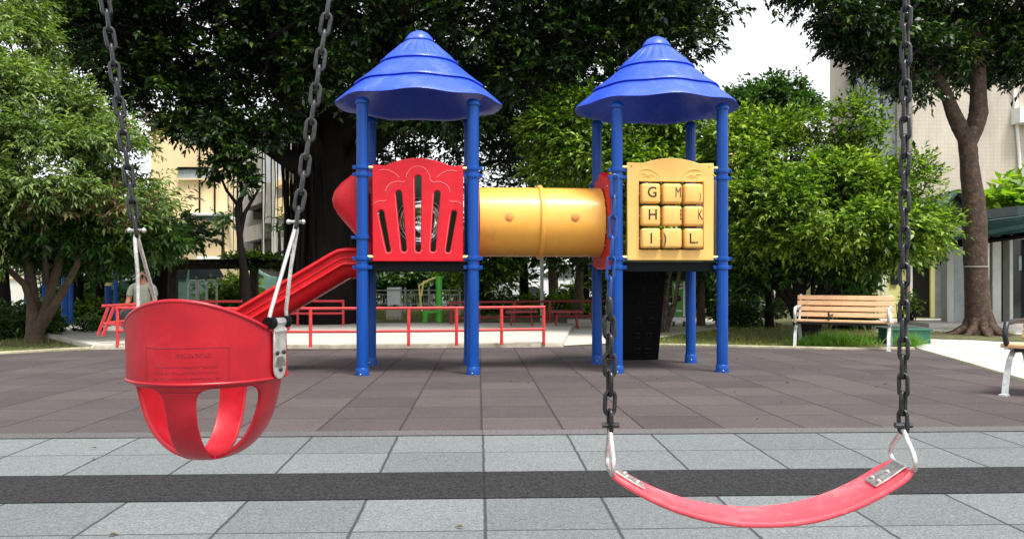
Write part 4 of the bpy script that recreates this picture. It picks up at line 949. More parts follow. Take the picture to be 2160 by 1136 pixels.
# ---- large leaved plant
b = G(2118, 20.5)
tk = [([b, P(2118, 600, 20.5), P(2120, 500, 20.5), P(2116, 440, 20.5), P(2110, 410, 20.5)], [.06, .05, .04, .03, .02]), ([P(2118, 500, 20.5), P(2140, 450, 20.4), P(2150, 420, 20.4)], [.03, .025, .015]), ([P(2118, 490, 20.5), P(2092, 450, 20.4), P(2085, 425, 20.4)], [.03, .02, .015])]
lb = lobes_px([(2100, 400, 20.2, 30, 24, .4), (2140, 400, 20.2, 34, 26, .4), (2110, 440, 20.1, 34, 26, .4), (2150, 440, 20.1, 30, 24, .4), (2080, 425, 20.2, 16, 20, .3), (2180, 410, 20.2, 30, 30, .4)])
tree('broadleaf_tree', 'small lime green tree with very large leaves over the pavilion roof', b, tk, lb, [(lb, 80, 7, 0.36, 0.34, M['leaf_lime'], dict(twig=0.16, shell=0.2, droop=0.05, upb=0.5, flat=0.6))], M['bark'], seed=43, br=0.015)

# ---- park trees further back: slim trunks seen under the tunnel and under the left tree
labels = ['slim grey park tree just right of the left tower', 'dark leaning park tree seen under the orange tunnel', 'thick pale park tree behind the light pole', 'pair stem park tree beside the white parked car', 'dark park tree left of the right tower posts', 'dark trunk at the far left behind the hedge', 'dark trunk right of the second blue post', 'dark trunk between the red rail and the seated person', 'dark trunk behind the seated person', 'brown trunk behind the pergola', 'young trunk left of the yellow leafed shrub', 'thin dark trunk near the cream building corner', 'young dark tree behind the wooden bench, left end', 'brown park tree beside the green notice board', 'thin park tree right of the green notice board']
for i, (px, D, r, hpy, kind) in enumerate([(1020, 22, .09, 560, 0), (1108, 23, .14, 520, 0), (1172, 25, .16, 510, 1), (1218, 21, .12, 500, 1), (1238, 22, .10, 520, 0), (12, 17, .13, 480, 0), (160, 18.5, .14, 500, 0), (215, 19, .12, 520, 0), (330, 19, .16, 500, 0), (348, 22, .10, 540, 2), (590, 24, .07, 480, 2), (470, 25, .07, 470, 2), (1625, 17, .07, 500, 0), (1392, 17.5, .05, 560, 1), (1478, 17.5, .08, 540, 1)]):
    rg = np.random.default_rng(60 + i); b = G(px, D); hx_ = rg.normal() * 10
    tk = [([b - Vector((0, 0, .1)), P(px + hx_ * .3, 640, D), P(px + hx_ * .6, 570, D), P(px + hx_, hpy, D)], [r * 1.3, r, r * .85, r * .5])]
    spec = [(px + rg.normal() * 40, hpy - 20 + rg.normal() * 24, D + rg.normal() * .6, 60 + rg.random() * 26, 26 + rg.random() * 16, .9) for _ in range(5)]
    if kind == 2: spec = [(px + rg.normal() * 8, hpy - 10, D, 16, 12, .3)]
    if kind == 1 or px > 900 and px < 1300: spec += [(px + rg.normal() * 30, hpy + 34 + rg.normal() * 12, D + rg.normal() * .5, 34, 16, .5) for _ in range(2)]
    lb = lobes_px(spec)
    mt_ = M['leaf_bright'] if (900 < px < 1100 or px in (1172,)) else M['leaf_hedge']
    tree('park_tree', labels[i], b, tk, lb, [(lb, 620 if kind < 2 else 40, 8, 0.13, 0.42, mt_, dict(twig=0.3, shell=0.3, droop=0.15))], M['bark_pale'] if kind else M['bark_dark'], group='slim park trees in the background', seed=70 + i, br=0.02)

# ---- hedges and shrubs
def shrub(name, label, px, py0, py1, D, w, mat, n, L=0.07, seed=1, cat='hedge', group=None, dr=0.5, depthD=None):
    rg = np.random.default_rng(seed); b = G(px, D); t = thing(name, label, cat, b, 0, group)
    gy = H - g(b.x, b.y); zt = H - (py0 - HY) / F * D; zb = g(b.x, b.y); hgt = zt - zb
    ww = w / F * D; k = max(3, int(ww / 0.35)); lb = []
    for i in range(k):
        for zz in (0.3, 0.68): lb.append((Vector((b.x - ww / 2 + (i + .5) * ww / k, b.y + rg.normal() * .1, zb + hgt * zz)), (ww / k * .8, dr, hgt * .36)))
    mb = MB()
    for c, r in lb[::2]:
        for _ in range(7): mb.tube([(c[0] + rg.normal() * .05, c[1], zb - .02), (c[0] + rg.normal() * .12, c[1] + rg.normal() * .1, zb + hgt * .7)], [.015, .006], 5)
    mb.build('stems', M['bark_dark'], t, world=True)
    V, _ = foliage(lb, n, 8, L, 0.45, rg, twig=0.12, shell=0.3, upb=0.4)
    link('foliage', quad_mesh(V - np.array(b), 4), mat, t, smooth=0); return t
shrub('hedge', 'clipped dark green hedge at the far left edge', 0, 642, 715, 14.6, 165, M['leaf_hedge'], 1900, seed=1, dr=.6)
shrub('hedge', 'low dark hedge right of the left tree trunk', 128, 662, 706, 14.8, 105, M['leaf_hedge'], 1000, seed=2)
shrub('hedge', 'pale grassy hedge behind the end of the red handrail', 205, 640, 690, 18.5, 150, M['leaf_bright'], 900, seed=3)
shrub('shrub', 'yellow leafed shrub in front of the grey apartments', 505, 572, 640, 23, 70, M['leaf_lime'], 500, L=.10, seed=4, cat='shrub')
shrub('shrub', 'leafy plants beside the pergola posts', 470, 590, 650, 22, 80, M['leaf_bright'], 500, L=.10, seed=5, cat='shrub')
shrub('shrub', 'yellow green shrub seen behind the slide', 674, 612, 650, 23, 42, M['leaf_lime'], 350, L=.09, seed=6, cat='shrub')
shrub('shrub', 'dark clipped shrub right of the left tower leg', 1043, 612, 645, 22, 60, M['leaf_hedge'], 500, L=.07, seed=7, cat='shrub')
shrub('shrub', 'bright bush left of the pair stem tree', 1196, 598, 645, 24, 44, M['leaf_bright'], 400, L=.09, seed=8, cat='shrub')
shrub('shrub', 'bright leafy bush between the right tower legs', 1268, 560, 650, 20, 34, M['leaf_bright'], 420, L=.09, seed=9, cat='shrub')
shrub('hedge', 'low yellow green hedge under the tunnel behind the red rails', 1160, 626, 650, 21.5, 130, M['leaf_lime'], 500, L=.08, seed=10)
shrub('shrub', 'bright plants behind the left end of the wooden bench', 1580, 640, 672, 17.5, 120, M['leaf_hedge'], 500, L=.08, seed=12, cat='shrub')
shrub('shrub', 'dark green shrub left of the yellow building wall', 1800, 560, 690, 16.5, 70, M['leaf_hedge'], 900, L=.10, seed=13, cat='shrub', dr=.3)
shrub('shrub', 'small bright plant in front of the black door', 1915, 622, 668, 18.3, 20, M['leaf_bright'], 120, L=.08, seed=14, cat='shrub', dr=.2)
shrub('shrub', 'dark bushes along the far side of the street', 820, 560, 640, 27, 420, M['leaf_hedge'], 3200, L=.13, seed=15, cat='shrub', dr=.8)
shrub('shrub', 'dark bushes behind the right tower legs', 1480, 560, 650, 22, 240, M['leaf_hedge'], 2200, L=.12, seed=16, cat='shrub', dr=.8)
shrub('shrub', 'dark bushes in the shade behind the seated person', 200, 545, 640, 23.2, 250, M['leaf_hedge'], 1500, L=.13, seed=17, cat='shrub', dr=.8)

# ---- grass
def grass(name, label, polyf, n, hgt, mat, seed, lean=0.5):
    rg = np.random.default_rng(seed); B = []
    while len(B) < n:
        a, b = polyf(rg)
        q = GY(a, b); B.append((q.x, q.y, q.z))
    B = np.array(B); d = rg.normal(size=(n, 3)) * lean; d[:, 2] = 1
    V = leaves(B - np.array([0, 0, .01]), d, rg.normal(size=(n, 3)), hgt * (0.5 + rg.random(n)), 0.10, rg, curl=0.2)
    return tag(link(name, quad_mesh(V, 4), mat, smooth=0), label, 'grass', kind='stuff')
grass('grass', 'thin yellowish grass on the left lawn', lambda r: (r.uniform(-500, 190), 700 + 42 * r.random() ** .8), 9000, .05, M['grass'], 1, .9)
grass('grass', 'short yellowish grass on the lawn behind the right tower', lambda r: (r.uniform(1385, 1860), r.uniform(686, 732)), 14000, .06, M['grass'], 2, .9)
grass('grass', 'short grass growing round the back of the plaza', lambda r: (r.uniform(560, 1060), r.uniform(652, 676)), 9000, .10, M['grass'], 3, .7)
grass('moss', 'moss and weeds round the forked tree roots', lambda r: (lambda x: (x, 703 + 9 * r.normal() * (1 - abs(x - 2050) / 120)))(r.uniform(1950, 2140)), 5000, .045, M['grass'], 4, 1.2)
def tuft(label, px, py, w, n, seed, hh=.26):
    rg = np.random.default_rng(seed); b = GY(px, py); B = np.column_stack([b.x + rg.normal(size=n) * w * .4, b.y + rg.normal(size=n) * .12, np.full(n, b.z)])
    d = np.column_stack([rg.normal(size=n) * .7, rg.normal(size=n) * .6, np.ones(n)])
    V = leaves(B, d, rg.normal(size=(n, 3)), hh * (0.5 + rg.random(n) * .8), 0.045, rg, curl=.35)
    return tag(link('grass_tuft', quad_mesh(V, 4), M['grass_bright'], smooth=0), label, 'grass', kind='stuff')
tuft('long bright grass under the wooden bench', 1765, 728, .62, 1500, 5, .20)
tuft('grass tuft at the right end of the wooden bench', 1915, 731, .16, 500, 6, .2)
tuft('grass tuft at the left leg of the bench', 1710, 730, .3, 500, 7, .16)

# ---------------------------------------------------------------- red rails
def railing(name, label, pxs, z0, ztop, zmid, r, mat, group=None, pr=None):
    pts = [Vector((P(a, 0, D).x, D, 0)) for a, D in pxs]
    t = thing(name, label, 'railing', (pts[0].x, pts[0].y, z0), 0, group)
    for p_ in pts:
        o = MB().tube([(p_.x, p_.y, z0 - .02), (p_.x, p_.y, ztop)], pr or r, 12).build('post', mat, t, world=True, smooth=60)
    for nm, z in (('top_rail', ztop), ('lower_rail', zmid)):
        m = MB(); q = [(p_.x, p_.y - (0.0 if nm == 'top_rail' else 0.0), z) for p_ in pts]; q[0] = (q[0][0] - .02, q[0][1], z); q[-1] = (q[-1][0] + .02, q[-1][1], z)
        m.tube(q, r, 12); m.build(nm, mat, t, world=True, smooth=60)
    return t
zp = GF + 0.072
railing('red_handrail', 'red tubular handrail along the front edge of the pale plaza', [(248, 12.25), (345, 12.15), (448, 12.05), (553, 12.02), (655, 12.05), (758, 12.1), (862, 12.2), (963, 12.3), (1058, 12.45), (1147, 12.6)], zp, 0.452, 0.125, .020, M['rail'], pr=.024)
t = thing('red_end_rail', 'slanted red rail frame at the left end of the plaza', 'railing', G(220, 12.8))
for a, b_ in (((206, 706, 12.7), (228, 648, 12.7)), ((217, 708, 12.4), (240, 648, 12.4))):
    MB().tube([P(*a), P(*b_)], .024, 10).build('post', M['rail'], t, world=True, smooth=60)
MB().tube([P(214, 645, 12.7), P(290, 641, 12.9)], .024, 10).build('top_rail', M['rail'], t, world=True, smooth=60)
MB().tube([P(212, 682, 12.7), P(290, 673, 13.0)], .018, 10).build('lower_rail', M['rail'], t, world=True, smooth=60)
MB().tube([P(219, 682, 12.4), P(290, 686, 12.3)], .018, 10).build('lower_rail', M['rail'], t, world=True, smooth=60)
railing('dull_red_handrail', 'dull red handrail at the back of the plaza, left stretch', [(330, 16.4), (430, 16.4), (530, 16.5), (628, 16.6), (724, 16.7)], zp, .40, .16, .025, M['rail'])
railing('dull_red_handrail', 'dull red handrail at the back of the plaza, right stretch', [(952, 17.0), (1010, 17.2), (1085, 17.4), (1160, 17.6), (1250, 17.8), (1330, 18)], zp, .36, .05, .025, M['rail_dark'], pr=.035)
for px in (1100, 1195):
    b = G(px, 16.6); t = thing('red_table', 'low dull red park table, ' + ('left one under the tunnel' if px == 1100 else 'right one under the tunnel'), 'table', b, 0, 'dull red park tables')
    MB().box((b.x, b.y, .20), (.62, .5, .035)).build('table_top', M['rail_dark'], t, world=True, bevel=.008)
    for sx in (-.22, .22):
        for sy in (-.17, .17): MB().tube([(b.x + sx, b.y + sy, b.z), (b.x + sx * .8, b.y + sy * .8, .19)], .016, 8).build('leg', M['rail_dark'], t, world=True)

# ---------------------------------------------------------------- benches
def bench(label, loc, rz, arm='iron'):
    t = thing('park_bench', label, 'bench', loc, rz, 'wooden slat benches with cast iron frames')
    L = 1.34
    m = MB()
    for i in range(5): m.box((0, -.215 + i * .088, .405 - (.004 * i)), (L, .074, .034))
    m.build('seat', M['wood'], t, bevel=.008)
    m = MB()
    for i, z in enumerate((.475, .560, .645, .725)):
        y = .215 + (z - .45) * .34; m.box((0, y, z), (L, .026, .070), M=Matrix.Rotation(R(-17), 4, 'X'))
    m.build('backrest', M['wood'], t, bevel=.006)
    for x in (-L / 2 + .045, L / 2 - .045):
        f = MB()
        f.sweep([(-.022, -.016), (.022, -.016), (.022, .016), (-.022, .016)], [(Vector((x, y, z)), Vector((1, 0, 0)), Vector((0, wy, wz))) for y, z, wy, wz in ((-.275, .0, .9, .3), (-.262, .08, .95, .3), (-.225, .20, .9, .4), (-.17, .30, .7, .7), (-.10, .355, .3, .95), (.02, .36, 0, 1), (.12, .355, -.3, .95), (.18, .29, -.8, .6), (.225, .18, -.95, .3), (.26, .07, -.95, .3), (.275, .0, -.9, .3))])
        f.box((x, -.29, .010), (.06, .07, .02)); f.box((x, .29, .010), (.06, .07, .02))
        f.bar((x, .16, .35), (x, .345, .77), .03, .028)
        f.bar((x, -.25, .385), (x, .20, .372), .03, .02)
        f.build('leg_frame', M['iron'], t, bevel=.004)
    for x in (-L / 2 + .045, -.16, L / 2 - .045):
        a = MB(); k = .022 if abs(x) > .3 else .014; hh = 1.0 if abs(x) > .3 else .8
        pts = [(x, -.235, .41), (x, -.262, .47), (x, -.268, .52), (x, -.24, .565 * hh + .02), (x, -.18, .59 * hh), (x, -.05, .60 * hh), (x, .10, .595 * hh), (x, .255, .60 * hh)]
        a.tube(pts, k, 10); a.build('armrest', M[arm] if abs(x) > .3 else M['iron_dark'], t, smooth=60)
    MB().box((0, -.10, .365), (L - .12, .05, .03)).build('cross_beam', M['iron_dark'], t)
    return t
bl_ = (G(1670, 12.55) + G(1880, 11.95)) / 2
bench('slatted orange brown bench facing the playground, in front of the shrubby tree', (bl_.x + .08, bl_.y + .12, g(bl_.x, bl_.y)), R(-27))
b = G(2137, 6.95)
bench('slatted bench cut off by the right edge of the view, beside the pale path', (b.x + .50, b.y - .38, b.z), R(-50), 'iron_dark')
# planter
b = G(1896, 13.4)
t = thing('planter_box', 'low teal green planter box behind the right end of the bench', 'planter', b)
m = MB(); m.box((b.x + .08, b.y, b.z + .10), (.60, .5, .22)); m.build('box', M['teal_box'], t, world=True, bevel=.01)
m = MB(); m.box((b.x + .08, b.y, b.z + .222), (.65, .55, .03)); m.build('rim', M['teal_box'], t, world=True, bevel=.006)

# ---------------------------------------------------------------- notice board, cabinet, poles
b = G(1432, 17.2)
t = thing('notice_board', 'green park notice board on two posts between the right tower legs', 'sign', b)
pxm = 17.2 / F
m = MB(); m.box(P(1432, 630, 17.2), (27 * pxm, .04, 76 * pxm)); brd = m.build('board', M['sign_green'], t, world=True, bevel=.005)
MB().box(P(1443, 630, 17.17), (4 * pxm, .01, 74 * pxm)).build('stripe', M['white_paint'], brd, world=True)
for q in ([(1422, 598), (1426, 612), (1432, 608)], [(1430, 602), (1442, 598), (1440, 606), (1430, 610)]):
    v = [P(a, c, 17.17) for a, c in q]; MB().tube(v, .018, 5).build('emblem', M['white_paint'], brd, world=True)
MB().ball(P(1432, 629, 17.17), (.05, .012, .06), 8).build('emblem', M['door_dark'], brd, world=True)
MB().box(P(1433, 655, 17.17), (12 * pxm, .01, 3 * pxm)).build('emblem', M['white_paint'], brd, world=True)
MB().box(P(1436, 673, 17.16), (34 * pxm, .03, 8 * pxm)).build('bottom_panel', M['white_paint'], t, world=True)
for px in (1421, 1443): MB().tube([G(px, 17.25), P(px, 592, 17.25)], .025, 8).build('post', M['iron_dark'], t, world=True)
b = G(832, 20)
t = thing('utility_cabinet', 'white utility cabinet behind the plaza between the left tower legs', 'cabinet', b)
m = MB(); m.box((b.x, b.y, .97 - 51 / F * 20), (27 / F * 20, .3, 36 / F * 20)); m.build('cabinet_body', M['white_paint'], t, world=True, bevel=.01)
MB().box((b.x, b.y - .16, .97 - 38 / F * 20), (.34, .02, .04)).build('vent', M['grey_frame'], t, world=True)
MB().box((b.x, b.y, b.z + .10), (.34, .34, .22)).build('plinth', M['concrete'], t, world=True)
b = G(1143, 19); t = thing('lamp_pole', 'thin grey lamp pole rising behind the orange tunnel', 'lamp post', b)
MB().tube([b, P(1143, 345, 19)], .04, 10).build('pole', M['grey_frame'], t, world=True, smooth=60)
MB().ball(P(1143, 338, 19), (.09, .09, .07), 8).build('lamp_head', M['white_paint'], t, world=True)
# green exercise machine
b = G(926, 19.0); t = thing('exercise_machine', 'lime green outdoor exercise machine with yellow handle pipes between the left tower legs', 'exercise equipment', b)
MB().tube([b, P(926, 582, 19)], .07, 14).build('post', M['lime_paint'], t, world=True, smooth=60)
MB().tube([G(897, 18.9), P(897, 656, 18.9)], .06, 14).build('short_post', M['lime_paint'], t, world=True, smooth=60)
MB().tube([P(890, 658, 18.95), P(930, 658, 18.95)], .03, 10).build('foot_bar', M['lime_paint'], t, world=True, smooth=60)
MB().tube([P(890, 655, 18.9), P(886, 625, 18.9), P(884, 602, 18.9), P(905, 590, 18.9), P(922, 584, 19)], .022, 8).build('handle', M['pale_yellow'], t, world=True, smooth=60)
MB().tube([P(888, 625, 18.9), P(894, 592, 18.9)], .022, 8).build('handle', M['pale_yellow'], t, world=True, smooth=60)
# white metal fence at the street
t = thing('metal_fence', 'pale grey metal fence with thin upright bars along the street', 'fence', G(620, 21.5))
def zpy(py, D): return H - (py - HY) / F * D
D = 21.5
for py in (612, 621, 641):
    MB().tube([P(570, py, D), P(975, py, D)], .016, 6).build('rail', M['grey_frame'], t, world=True)
mm = MB()
for i in range(84):
    px = 572 + i * 4.8; mm.tube([P(px, 621, D), P(px, 641, D)], .006, 4)
tag(mm.build('upright_bars', M['grey_frame'], t, world=True), kind='stuff')
for px in (572, 640, 708, 770, 855, 905, 970): MB().tube([G(px, D), P(px, 606, D)], .03, 8).build('post', M['grey_frame'], t, world=True)
t = thing('metal_fence', 'white street railing under the tunnel behind the red rails', 'fence', G(1040, 24))
D = 24
for py in (622, 634): MB().tube([P(1050, py, D), P(1150, py, D)], .022, 6).build('rail', M['white_paint'], t, world=True)
for i in range(8): MB().tube([G(1052 + i * 13.5, D), P(1052 + i * 13.5, 620, D)], .016, 6).build('post', M['white_paint'], t, world=True)

# ---- blue play frames behind the left hedge
for i, (px, D, y0, y1, lab) in enumerate([(58, 16.2, 541, 640, 'blue play frame post with a yellow cap left of the spreading tree'), (137, 16.8, 560, 668, 'blue play frame post right of the spreading tree trunk'), (228, 18, 600, 645, 'blue play frame post near the red rail end')]):
    b = G(px, D); t = thing('blue_post', lab, 'play equipment', b, 0, 'blue play frame posts on the left')
    MB().lathe([(.062, 0), (.062, 0.4), (.062, zpy(y0, D) - b.z)], tuple(b), 16).build('pole', M['blue'], t, world=True, smooth=60)
    MB().ball(P(px, y0, D), (.07, .07, .05), 8).build('cap', M['pale_yellow'], t, world=True)
t = thing('yellow_bar', 'thin yellow crossbar high under the left tree', 'play equipment', P(160, 535, 17)); MB().tube([P(155, 535, 17), P(240, 534, 17.4)], .022, 8).build('bar', M['pale_yellow'], t, world=True)
for px in (150, 244): MB().tube([G(px, 17.1), P(px, 533, 17.1)], .04, 10).build('post', M['blue'], t, world=True)
t = thing('yellow_bar', 'short pale crossbar beside the left blue post', 'play equipment', P(72, 566, 16.2)); MB().tube([P(66, 566, 16.2), P(90, 566, 16.2)], .022, 8).build('bar', M['pale_yellow'], t, world=True); MB().tube([G(92, 16.25), P(92, 562, 16.25)], .03, 8).build('post', M['blue'], t, world=True)

# ---------------------------------------------------------------- person seated behind the rail
D = 16.0; ph = P(300, 580, D); gz = g(ph.x, D)
t = thing('person', 'bald person in a grey green shirt seated facing the playground behind the left swing', 'person', (ph.x, D, gz))
def skin_mesh(V, E, Rr, sub=2):
    me = bpy.data.meshes.new('sk'); me.from_pydata(V, E, []); o = bpy.data.objects.new('sk', me); C.objects.link(o)
    s = o.modifiers.new('s', 'SKIN'); s.use_smooth_shade = True
    for i, r in enumerate(Rr): me.skin_vertices[0].data[i].radius = (r, r) if not isinstance(r, tuple) else r; me.skin_vertices[0].data[i].use_root = (i == 0)
    o.modifiers.new('b', 'SUBSURF').levels = sub
    dg = bpy.context.evaluated_depsgraph_get(); out = bpy.data.meshes.new_from_object(o.evaluated_get(dg)); bpy.data.objects.remove(o); return out
zh = ph.z - gz        # head centre above ground
V = [(0, .05, zh - .70), (0, .03, zh - .50), (0, .02, zh - .32), (0, .02, zh - .20), (0, 0, zh - .11), (0, -.01, zh), (0, -.01, zh + .05),
     (-.19, .02, zh - .24), (-.25, -.02, zh - .48), (-.20, -.22, zh - .58), (.19, .02, zh - .24), (.25, -.02, zh - .48), (.20, -.22, zh - .58),
     (-.11, -.08, zh - .70), (-.13, -.44, zh - .68), (-.13, -.44, .06), (-.13, -.56, .04), (.11, -.08, zh - .70), (.13, -.44, zh - .68), (.13, -.44, .06), (.13, -.56, .04),
     (-.17, -.30, zh - .60), (.17, -.30, zh - .60)]
E = [(0, 1), (1, 2), (2, 3), (3, 4), (4, 5), (5, 6), (3, 7), (7, 8), (8, 9), (3, 10), (10, 11), (11, 12), (0, 13), (13, 14), (14, 15), (15, 16), (0, 17), (17, 18), (18, 19), (19, 20), (9, 21), (12, 22)]
Rr = [(.16, .12), (.15, .11), (.16, .11), (.09, .08), (.055, .055), (.085, .105), (.075, .09), .065, .05, .038, .065, .05, .038, .09, .07, .045, .045, .09, .07, .045, .045, .04, .04]
body = link('body', skin_mesh(V, E, Rr), M['skin'], t, smooth=60)
V2 = [(0, .05, zh - .68), (0, .03, zh - .50), (0, .02, zh - .32), (0, .02, zh - .19), (-.19, .02, zh - .235), (-.245, -.01, zh - .42), (.19, .02, zh - .235), (.245, -.01, zh - .42)]
link('shirt', skin_mesh(V2, [(0, 1), (1, 2), (2, 3), (3, 4), (4, 5), (3, 6), (6, 7)], [(.19, .14), (.18, .135), (.185, .135), (.10, .09), .085, .068, .085, .068]), M['shirt'], t, smooth=60)
V3 = [(0, .05, zh - .72), (-.11, -.08, zh - .70), (-.13, -.44, zh - .68), (-.13, -.44, .12), (.11, -.08, zh - .70), (.13, -.44, zh - .68), (.13, -.44, .12)]
link('trousers', skin_mesh(V3, [(0, 1), (1, 2), (2, 3), (0, 4), (4, 5), (5, 6)], [(.16, .12), .105, .085, .065, .105, .085, .065]), M['trouser'], t, smooth=60)
for s in (-1, 1):
    MB().ball((s * .035, -.108, zh + .005), .011, 6).build('eye', M['door_dark'], t)
    MB().ball((s * .098, .0, zh - .005), (.014, .025, .034), 6).build('ear', M['skin'], t)
    for k in range(4): MB().tube([(s * .17 + (k - 1.5) * .018, -.31, zh - .60), (s * .16 + (k - 1.5) * .020, -.36, zh - .612), (s * .155 + (k - 1.5) * .020, -.385, zh - .64)], [.010, .009, .007], 6).build('finger', M['skin'], body)
MB().ball((0, -.122, zh - .02), (.014, .022, .022), 6).build('nose', M['skin'], t); MB().tube([(-.028, -.108, zh - .055), (.028, -.108, zh - .055)], .006, 6).build('mouth', M['rail_dark'], t)
MB().ball((0, .045, zh + .005), (.096, .075, .07), 8).build('hair', M['hair'], t)
b = Vector((ph.x, D + .05, gz)); t2 = thing('stone_stool', 'low stone seat under the seated person', 'seat', b); MB().box((b.x, b.y, gz + .2), (.7, .4, .40)).build('seat_block', M['wall_grey'], t2, world=True, bevel=.02)

# ---------------------------------------------------------------- cars
def car(label, px, D, rz, mat, group='cars parked along the street'):
    b = G(px, D); t = thing('parked_car', label, 'car', b, rz, group)
    prof = [(-2.1, .35), (-2.12, .62), (-2.0, .80), (-1.2, .92), (-.55, 1.38), (.2, 1.47), (1.0, 1.40), (1.75, .98), (2.08, .92), (2.15, .55), (2.1, .32), (1.72, .30), (1.62, .55), (1.35, .66), (1.08, .55), (.98, .30), (-.98, .30), (-1.08, .55), (-1.35, .66), (-1.62, .55), (-1.72, .30)]
    vs = []; n = len(prof)
    for y, k in ((-.80, .93), (-.72, 1.0), (.72, 1.0), (.80, .93)):
        for x, z in prof:
            yy = y * (1 - .22 * max(0, (z - .92) / .55)); vs.append((x * (k if abs(y) > .75 else 1), yy, z))
    fs = [tuple(range(n))[::-1], tuple(3 * n + i for i in range(n))]
    for r_ in range(3):
        for i in range(n): fs.append((r_ * n + i, r_ * n + (i + 1) % n, (r_ + 1) * n + (i + 1) % n, (r_ + 1) * n + i))
    bd = MB().add(vs, fs).build('body', mat, t, smooth=35)
    for s in (-1, 1):
        for w in ([(-1.05, .95), (-.5, 1.32), (.1, 1.38), (.1, .95)], [(.18, .95), (.18, 1.38), (.95, 1.32), (1.5, .98)]):
            v = [(x, s * (.80 * (1 - .22 * max(0, (z - .92) / .55)) - .03 * 0 + .006), z) for x, z in w]; v2 = [(a, c - s * .02, d_) for a, c, d_ in v]
            MB().add(v + v2, [(0, 1, 2, 3), (7, 6, 5, 4), (0, 4, 5, 1), (1, 5, 6, 2), (2, 6, 7, 3), (3, 7, 4, 0)]).build('window', M['glass'], bd, smooth=0)
        for x in (-1.35, 1.35):
            MB().lathe([(.10, -.10), (.31, -.10), (.33, -.06), (.33, .06), (.31, .10), (.10, .10)], (x, s * .70, .33), 20, M=Matrix.Rotation(R(90), 4, 'X')).build('wheel', M['tyre'], t)
        MB().box((-2.06, s * .55, .68), (.10, .28, .13)).build('headlight', M['white_paint'], t, bevel=.02)
    MB().add([(-1.16, -.62, .95), (-1.16, .62, .95), (-.60, .56, 1.37), (-.60, -.56, 1.37), (-1.12, -.62, .93), (-1.12, .62, .93), (-.56, .56, 1.35), (-.56, -.56, 1.35)], [(0, 1, 2, 3), (4, 7, 6, 5), (0, 4, 5, 1), (1, 5, 6, 2), (2, 6, 7, 3), (3, 7, 4, 0)]).build('windscreen', M['glass_pale'], bd, smooth=0)
    return t
car('white car parked beyond the tunnel, beside the pair stem tree', 1192, 28.5, R(12), M['car_white'])
car('dull green car parked behind the pergola, left one', 372, 24.5, R(35), M['car_green'])
car('dull green car parked behind the pergola, right one', 440, 26.5, R(30), M['car_green'])
car('white car parked behind the shrubby tree stems', 1560, 27, R(-10), M['car_white'])
# white hoop racks
for i, px in enumerate((408, 425, 447)):
    D = 21.0; b = G(px, D); t = thing('white_hoop', ['white tubular hoop left of its neighbours by the pergola', 'white tubular hoop in the middle of three by the pergola', 'white tubular hoop nearest the pergola post'][i], 'bicycle rack', b, 0, 'white tubular hoops by the pergola')
    m = MB(); w = 10; m.tube([G(px - w, D), P(px - w, 602, D), P(px - w * .5, 592, D), P(px + w * .4, 591, D), P(px + w, 602, D), G(px + w, D)], .026, 8); m.build('hoop', M['white_paint'], t, world=True, smooth=60)

# ---------------------------------------------------------------- pergola
D = 20.5
t = thing('pergola', 'brown pergola with climbing greenery before the cream building', 'pergola', G(470, D))
for px in (366, 514, 536):
    MB().box((P(px, 0, D).x, D, (zpy(566, D) + GF) / 2), (.17, .17, zpy(566, D) - GF)).build('post', M['bark'], t, world=True, bevel=.01)
MB().bar(P(340, 562, D), P(600, 560, D), .16, .14).build('beam', M['bark'], t, world=True)
for i in range(18): MB().box(P(352 + i * 14, 551, D), (.06, 1.2, .08)).build('rafter', M['bark_dark'], t, world=True)
lb = lobes_px([(500, 549, D, 26, 7, .3), (540, 549, D, 34, 8, .4), (580, 552, D, 34, 8, .4)])
V, _ = foliage(lb, 420, 8, .09, .45, np.random.default_rng(5), twig=.15, shell=.1, clump=-9); link('climbing_greenery', quad_mesh(V - np.array(WM[t.name].translation), 4), M['leaf_bright'], t, smooth=0)

# ---------------------------------------------------------------- buildings
def slab(t, name, px0, px1, py0, py1, D, depth, mat, bevel=0):
    a = P(px0, py0, D); c = P(px1, py1, D)
    return MB().box(((a.x + c.x) / 2, D + depth / 2, (a.z + c.z) / 2), (abs(c.x - a.x), depth, abs(a.z - c.z))).build(name, mat, t, world=True, bevel=bevel)
def wall_to_ground(t, name, px0, px1, py0, D, depth, mat):
    a = P(px0, py0, D); c = P(px1, py0, D); z0 = GF - .2
    return MB().box(((a.x + c.x) / 2, D + depth / 2, (a.z + z0) / 2), (abs(c.x - a.x), depth, a.z - z0)).build(name, mat, t, world=True)
D = 27.0
t = thing('cream_building', 'cream rendered building with a thin window strip left of the grey apartments', 'building', G(415, D))
wall_to_ground(t, 'wall', 318, 482, 235, D, .8, M['wall_cream'])
w = slab(t, 'window', 376, 446, 357, 376, D - .06, .1, M['glass_pale']); slab(t, 'sill', 374, 448, 376, 379, D - .12, .12, M['wall_cream']); slab(t, 'lintel', 374, 448, 352, 357, D - .12, .12, M['bark_dark'])
for px in (399, 425): slab(t, 'window_bar', px - .7, px + .7, 357, 376, D - .075, .015, M['grey_frame'])
slab(t, 'sun_shade', 385, 482, 449, 453, D - .6, .6, M['white_paint'])
for a in range(4): slab(t, 'window', 389 + a * 22, 408 + a * 22, 454, 464, D - .04, .08, M['glass'])
slab(t, 'ledge', 415, 482, 540, 546, D - .5, .5, M['white_paint'])
for px in (421, 453): MB().tube([P(px, 300, D - .08), P(px, 452, D - .08)], .03, 6).build('pipe', M['bark_dark'], t, world=True)
slab(t, 'bracket', 482, 497, 456, 462, D - .4, .4, M['white_paint'])
wall_to_ground(t, 'annex_wall', 330, 520, 556, D - 2.5, .5, M['wall_cream'])
D = 31.0
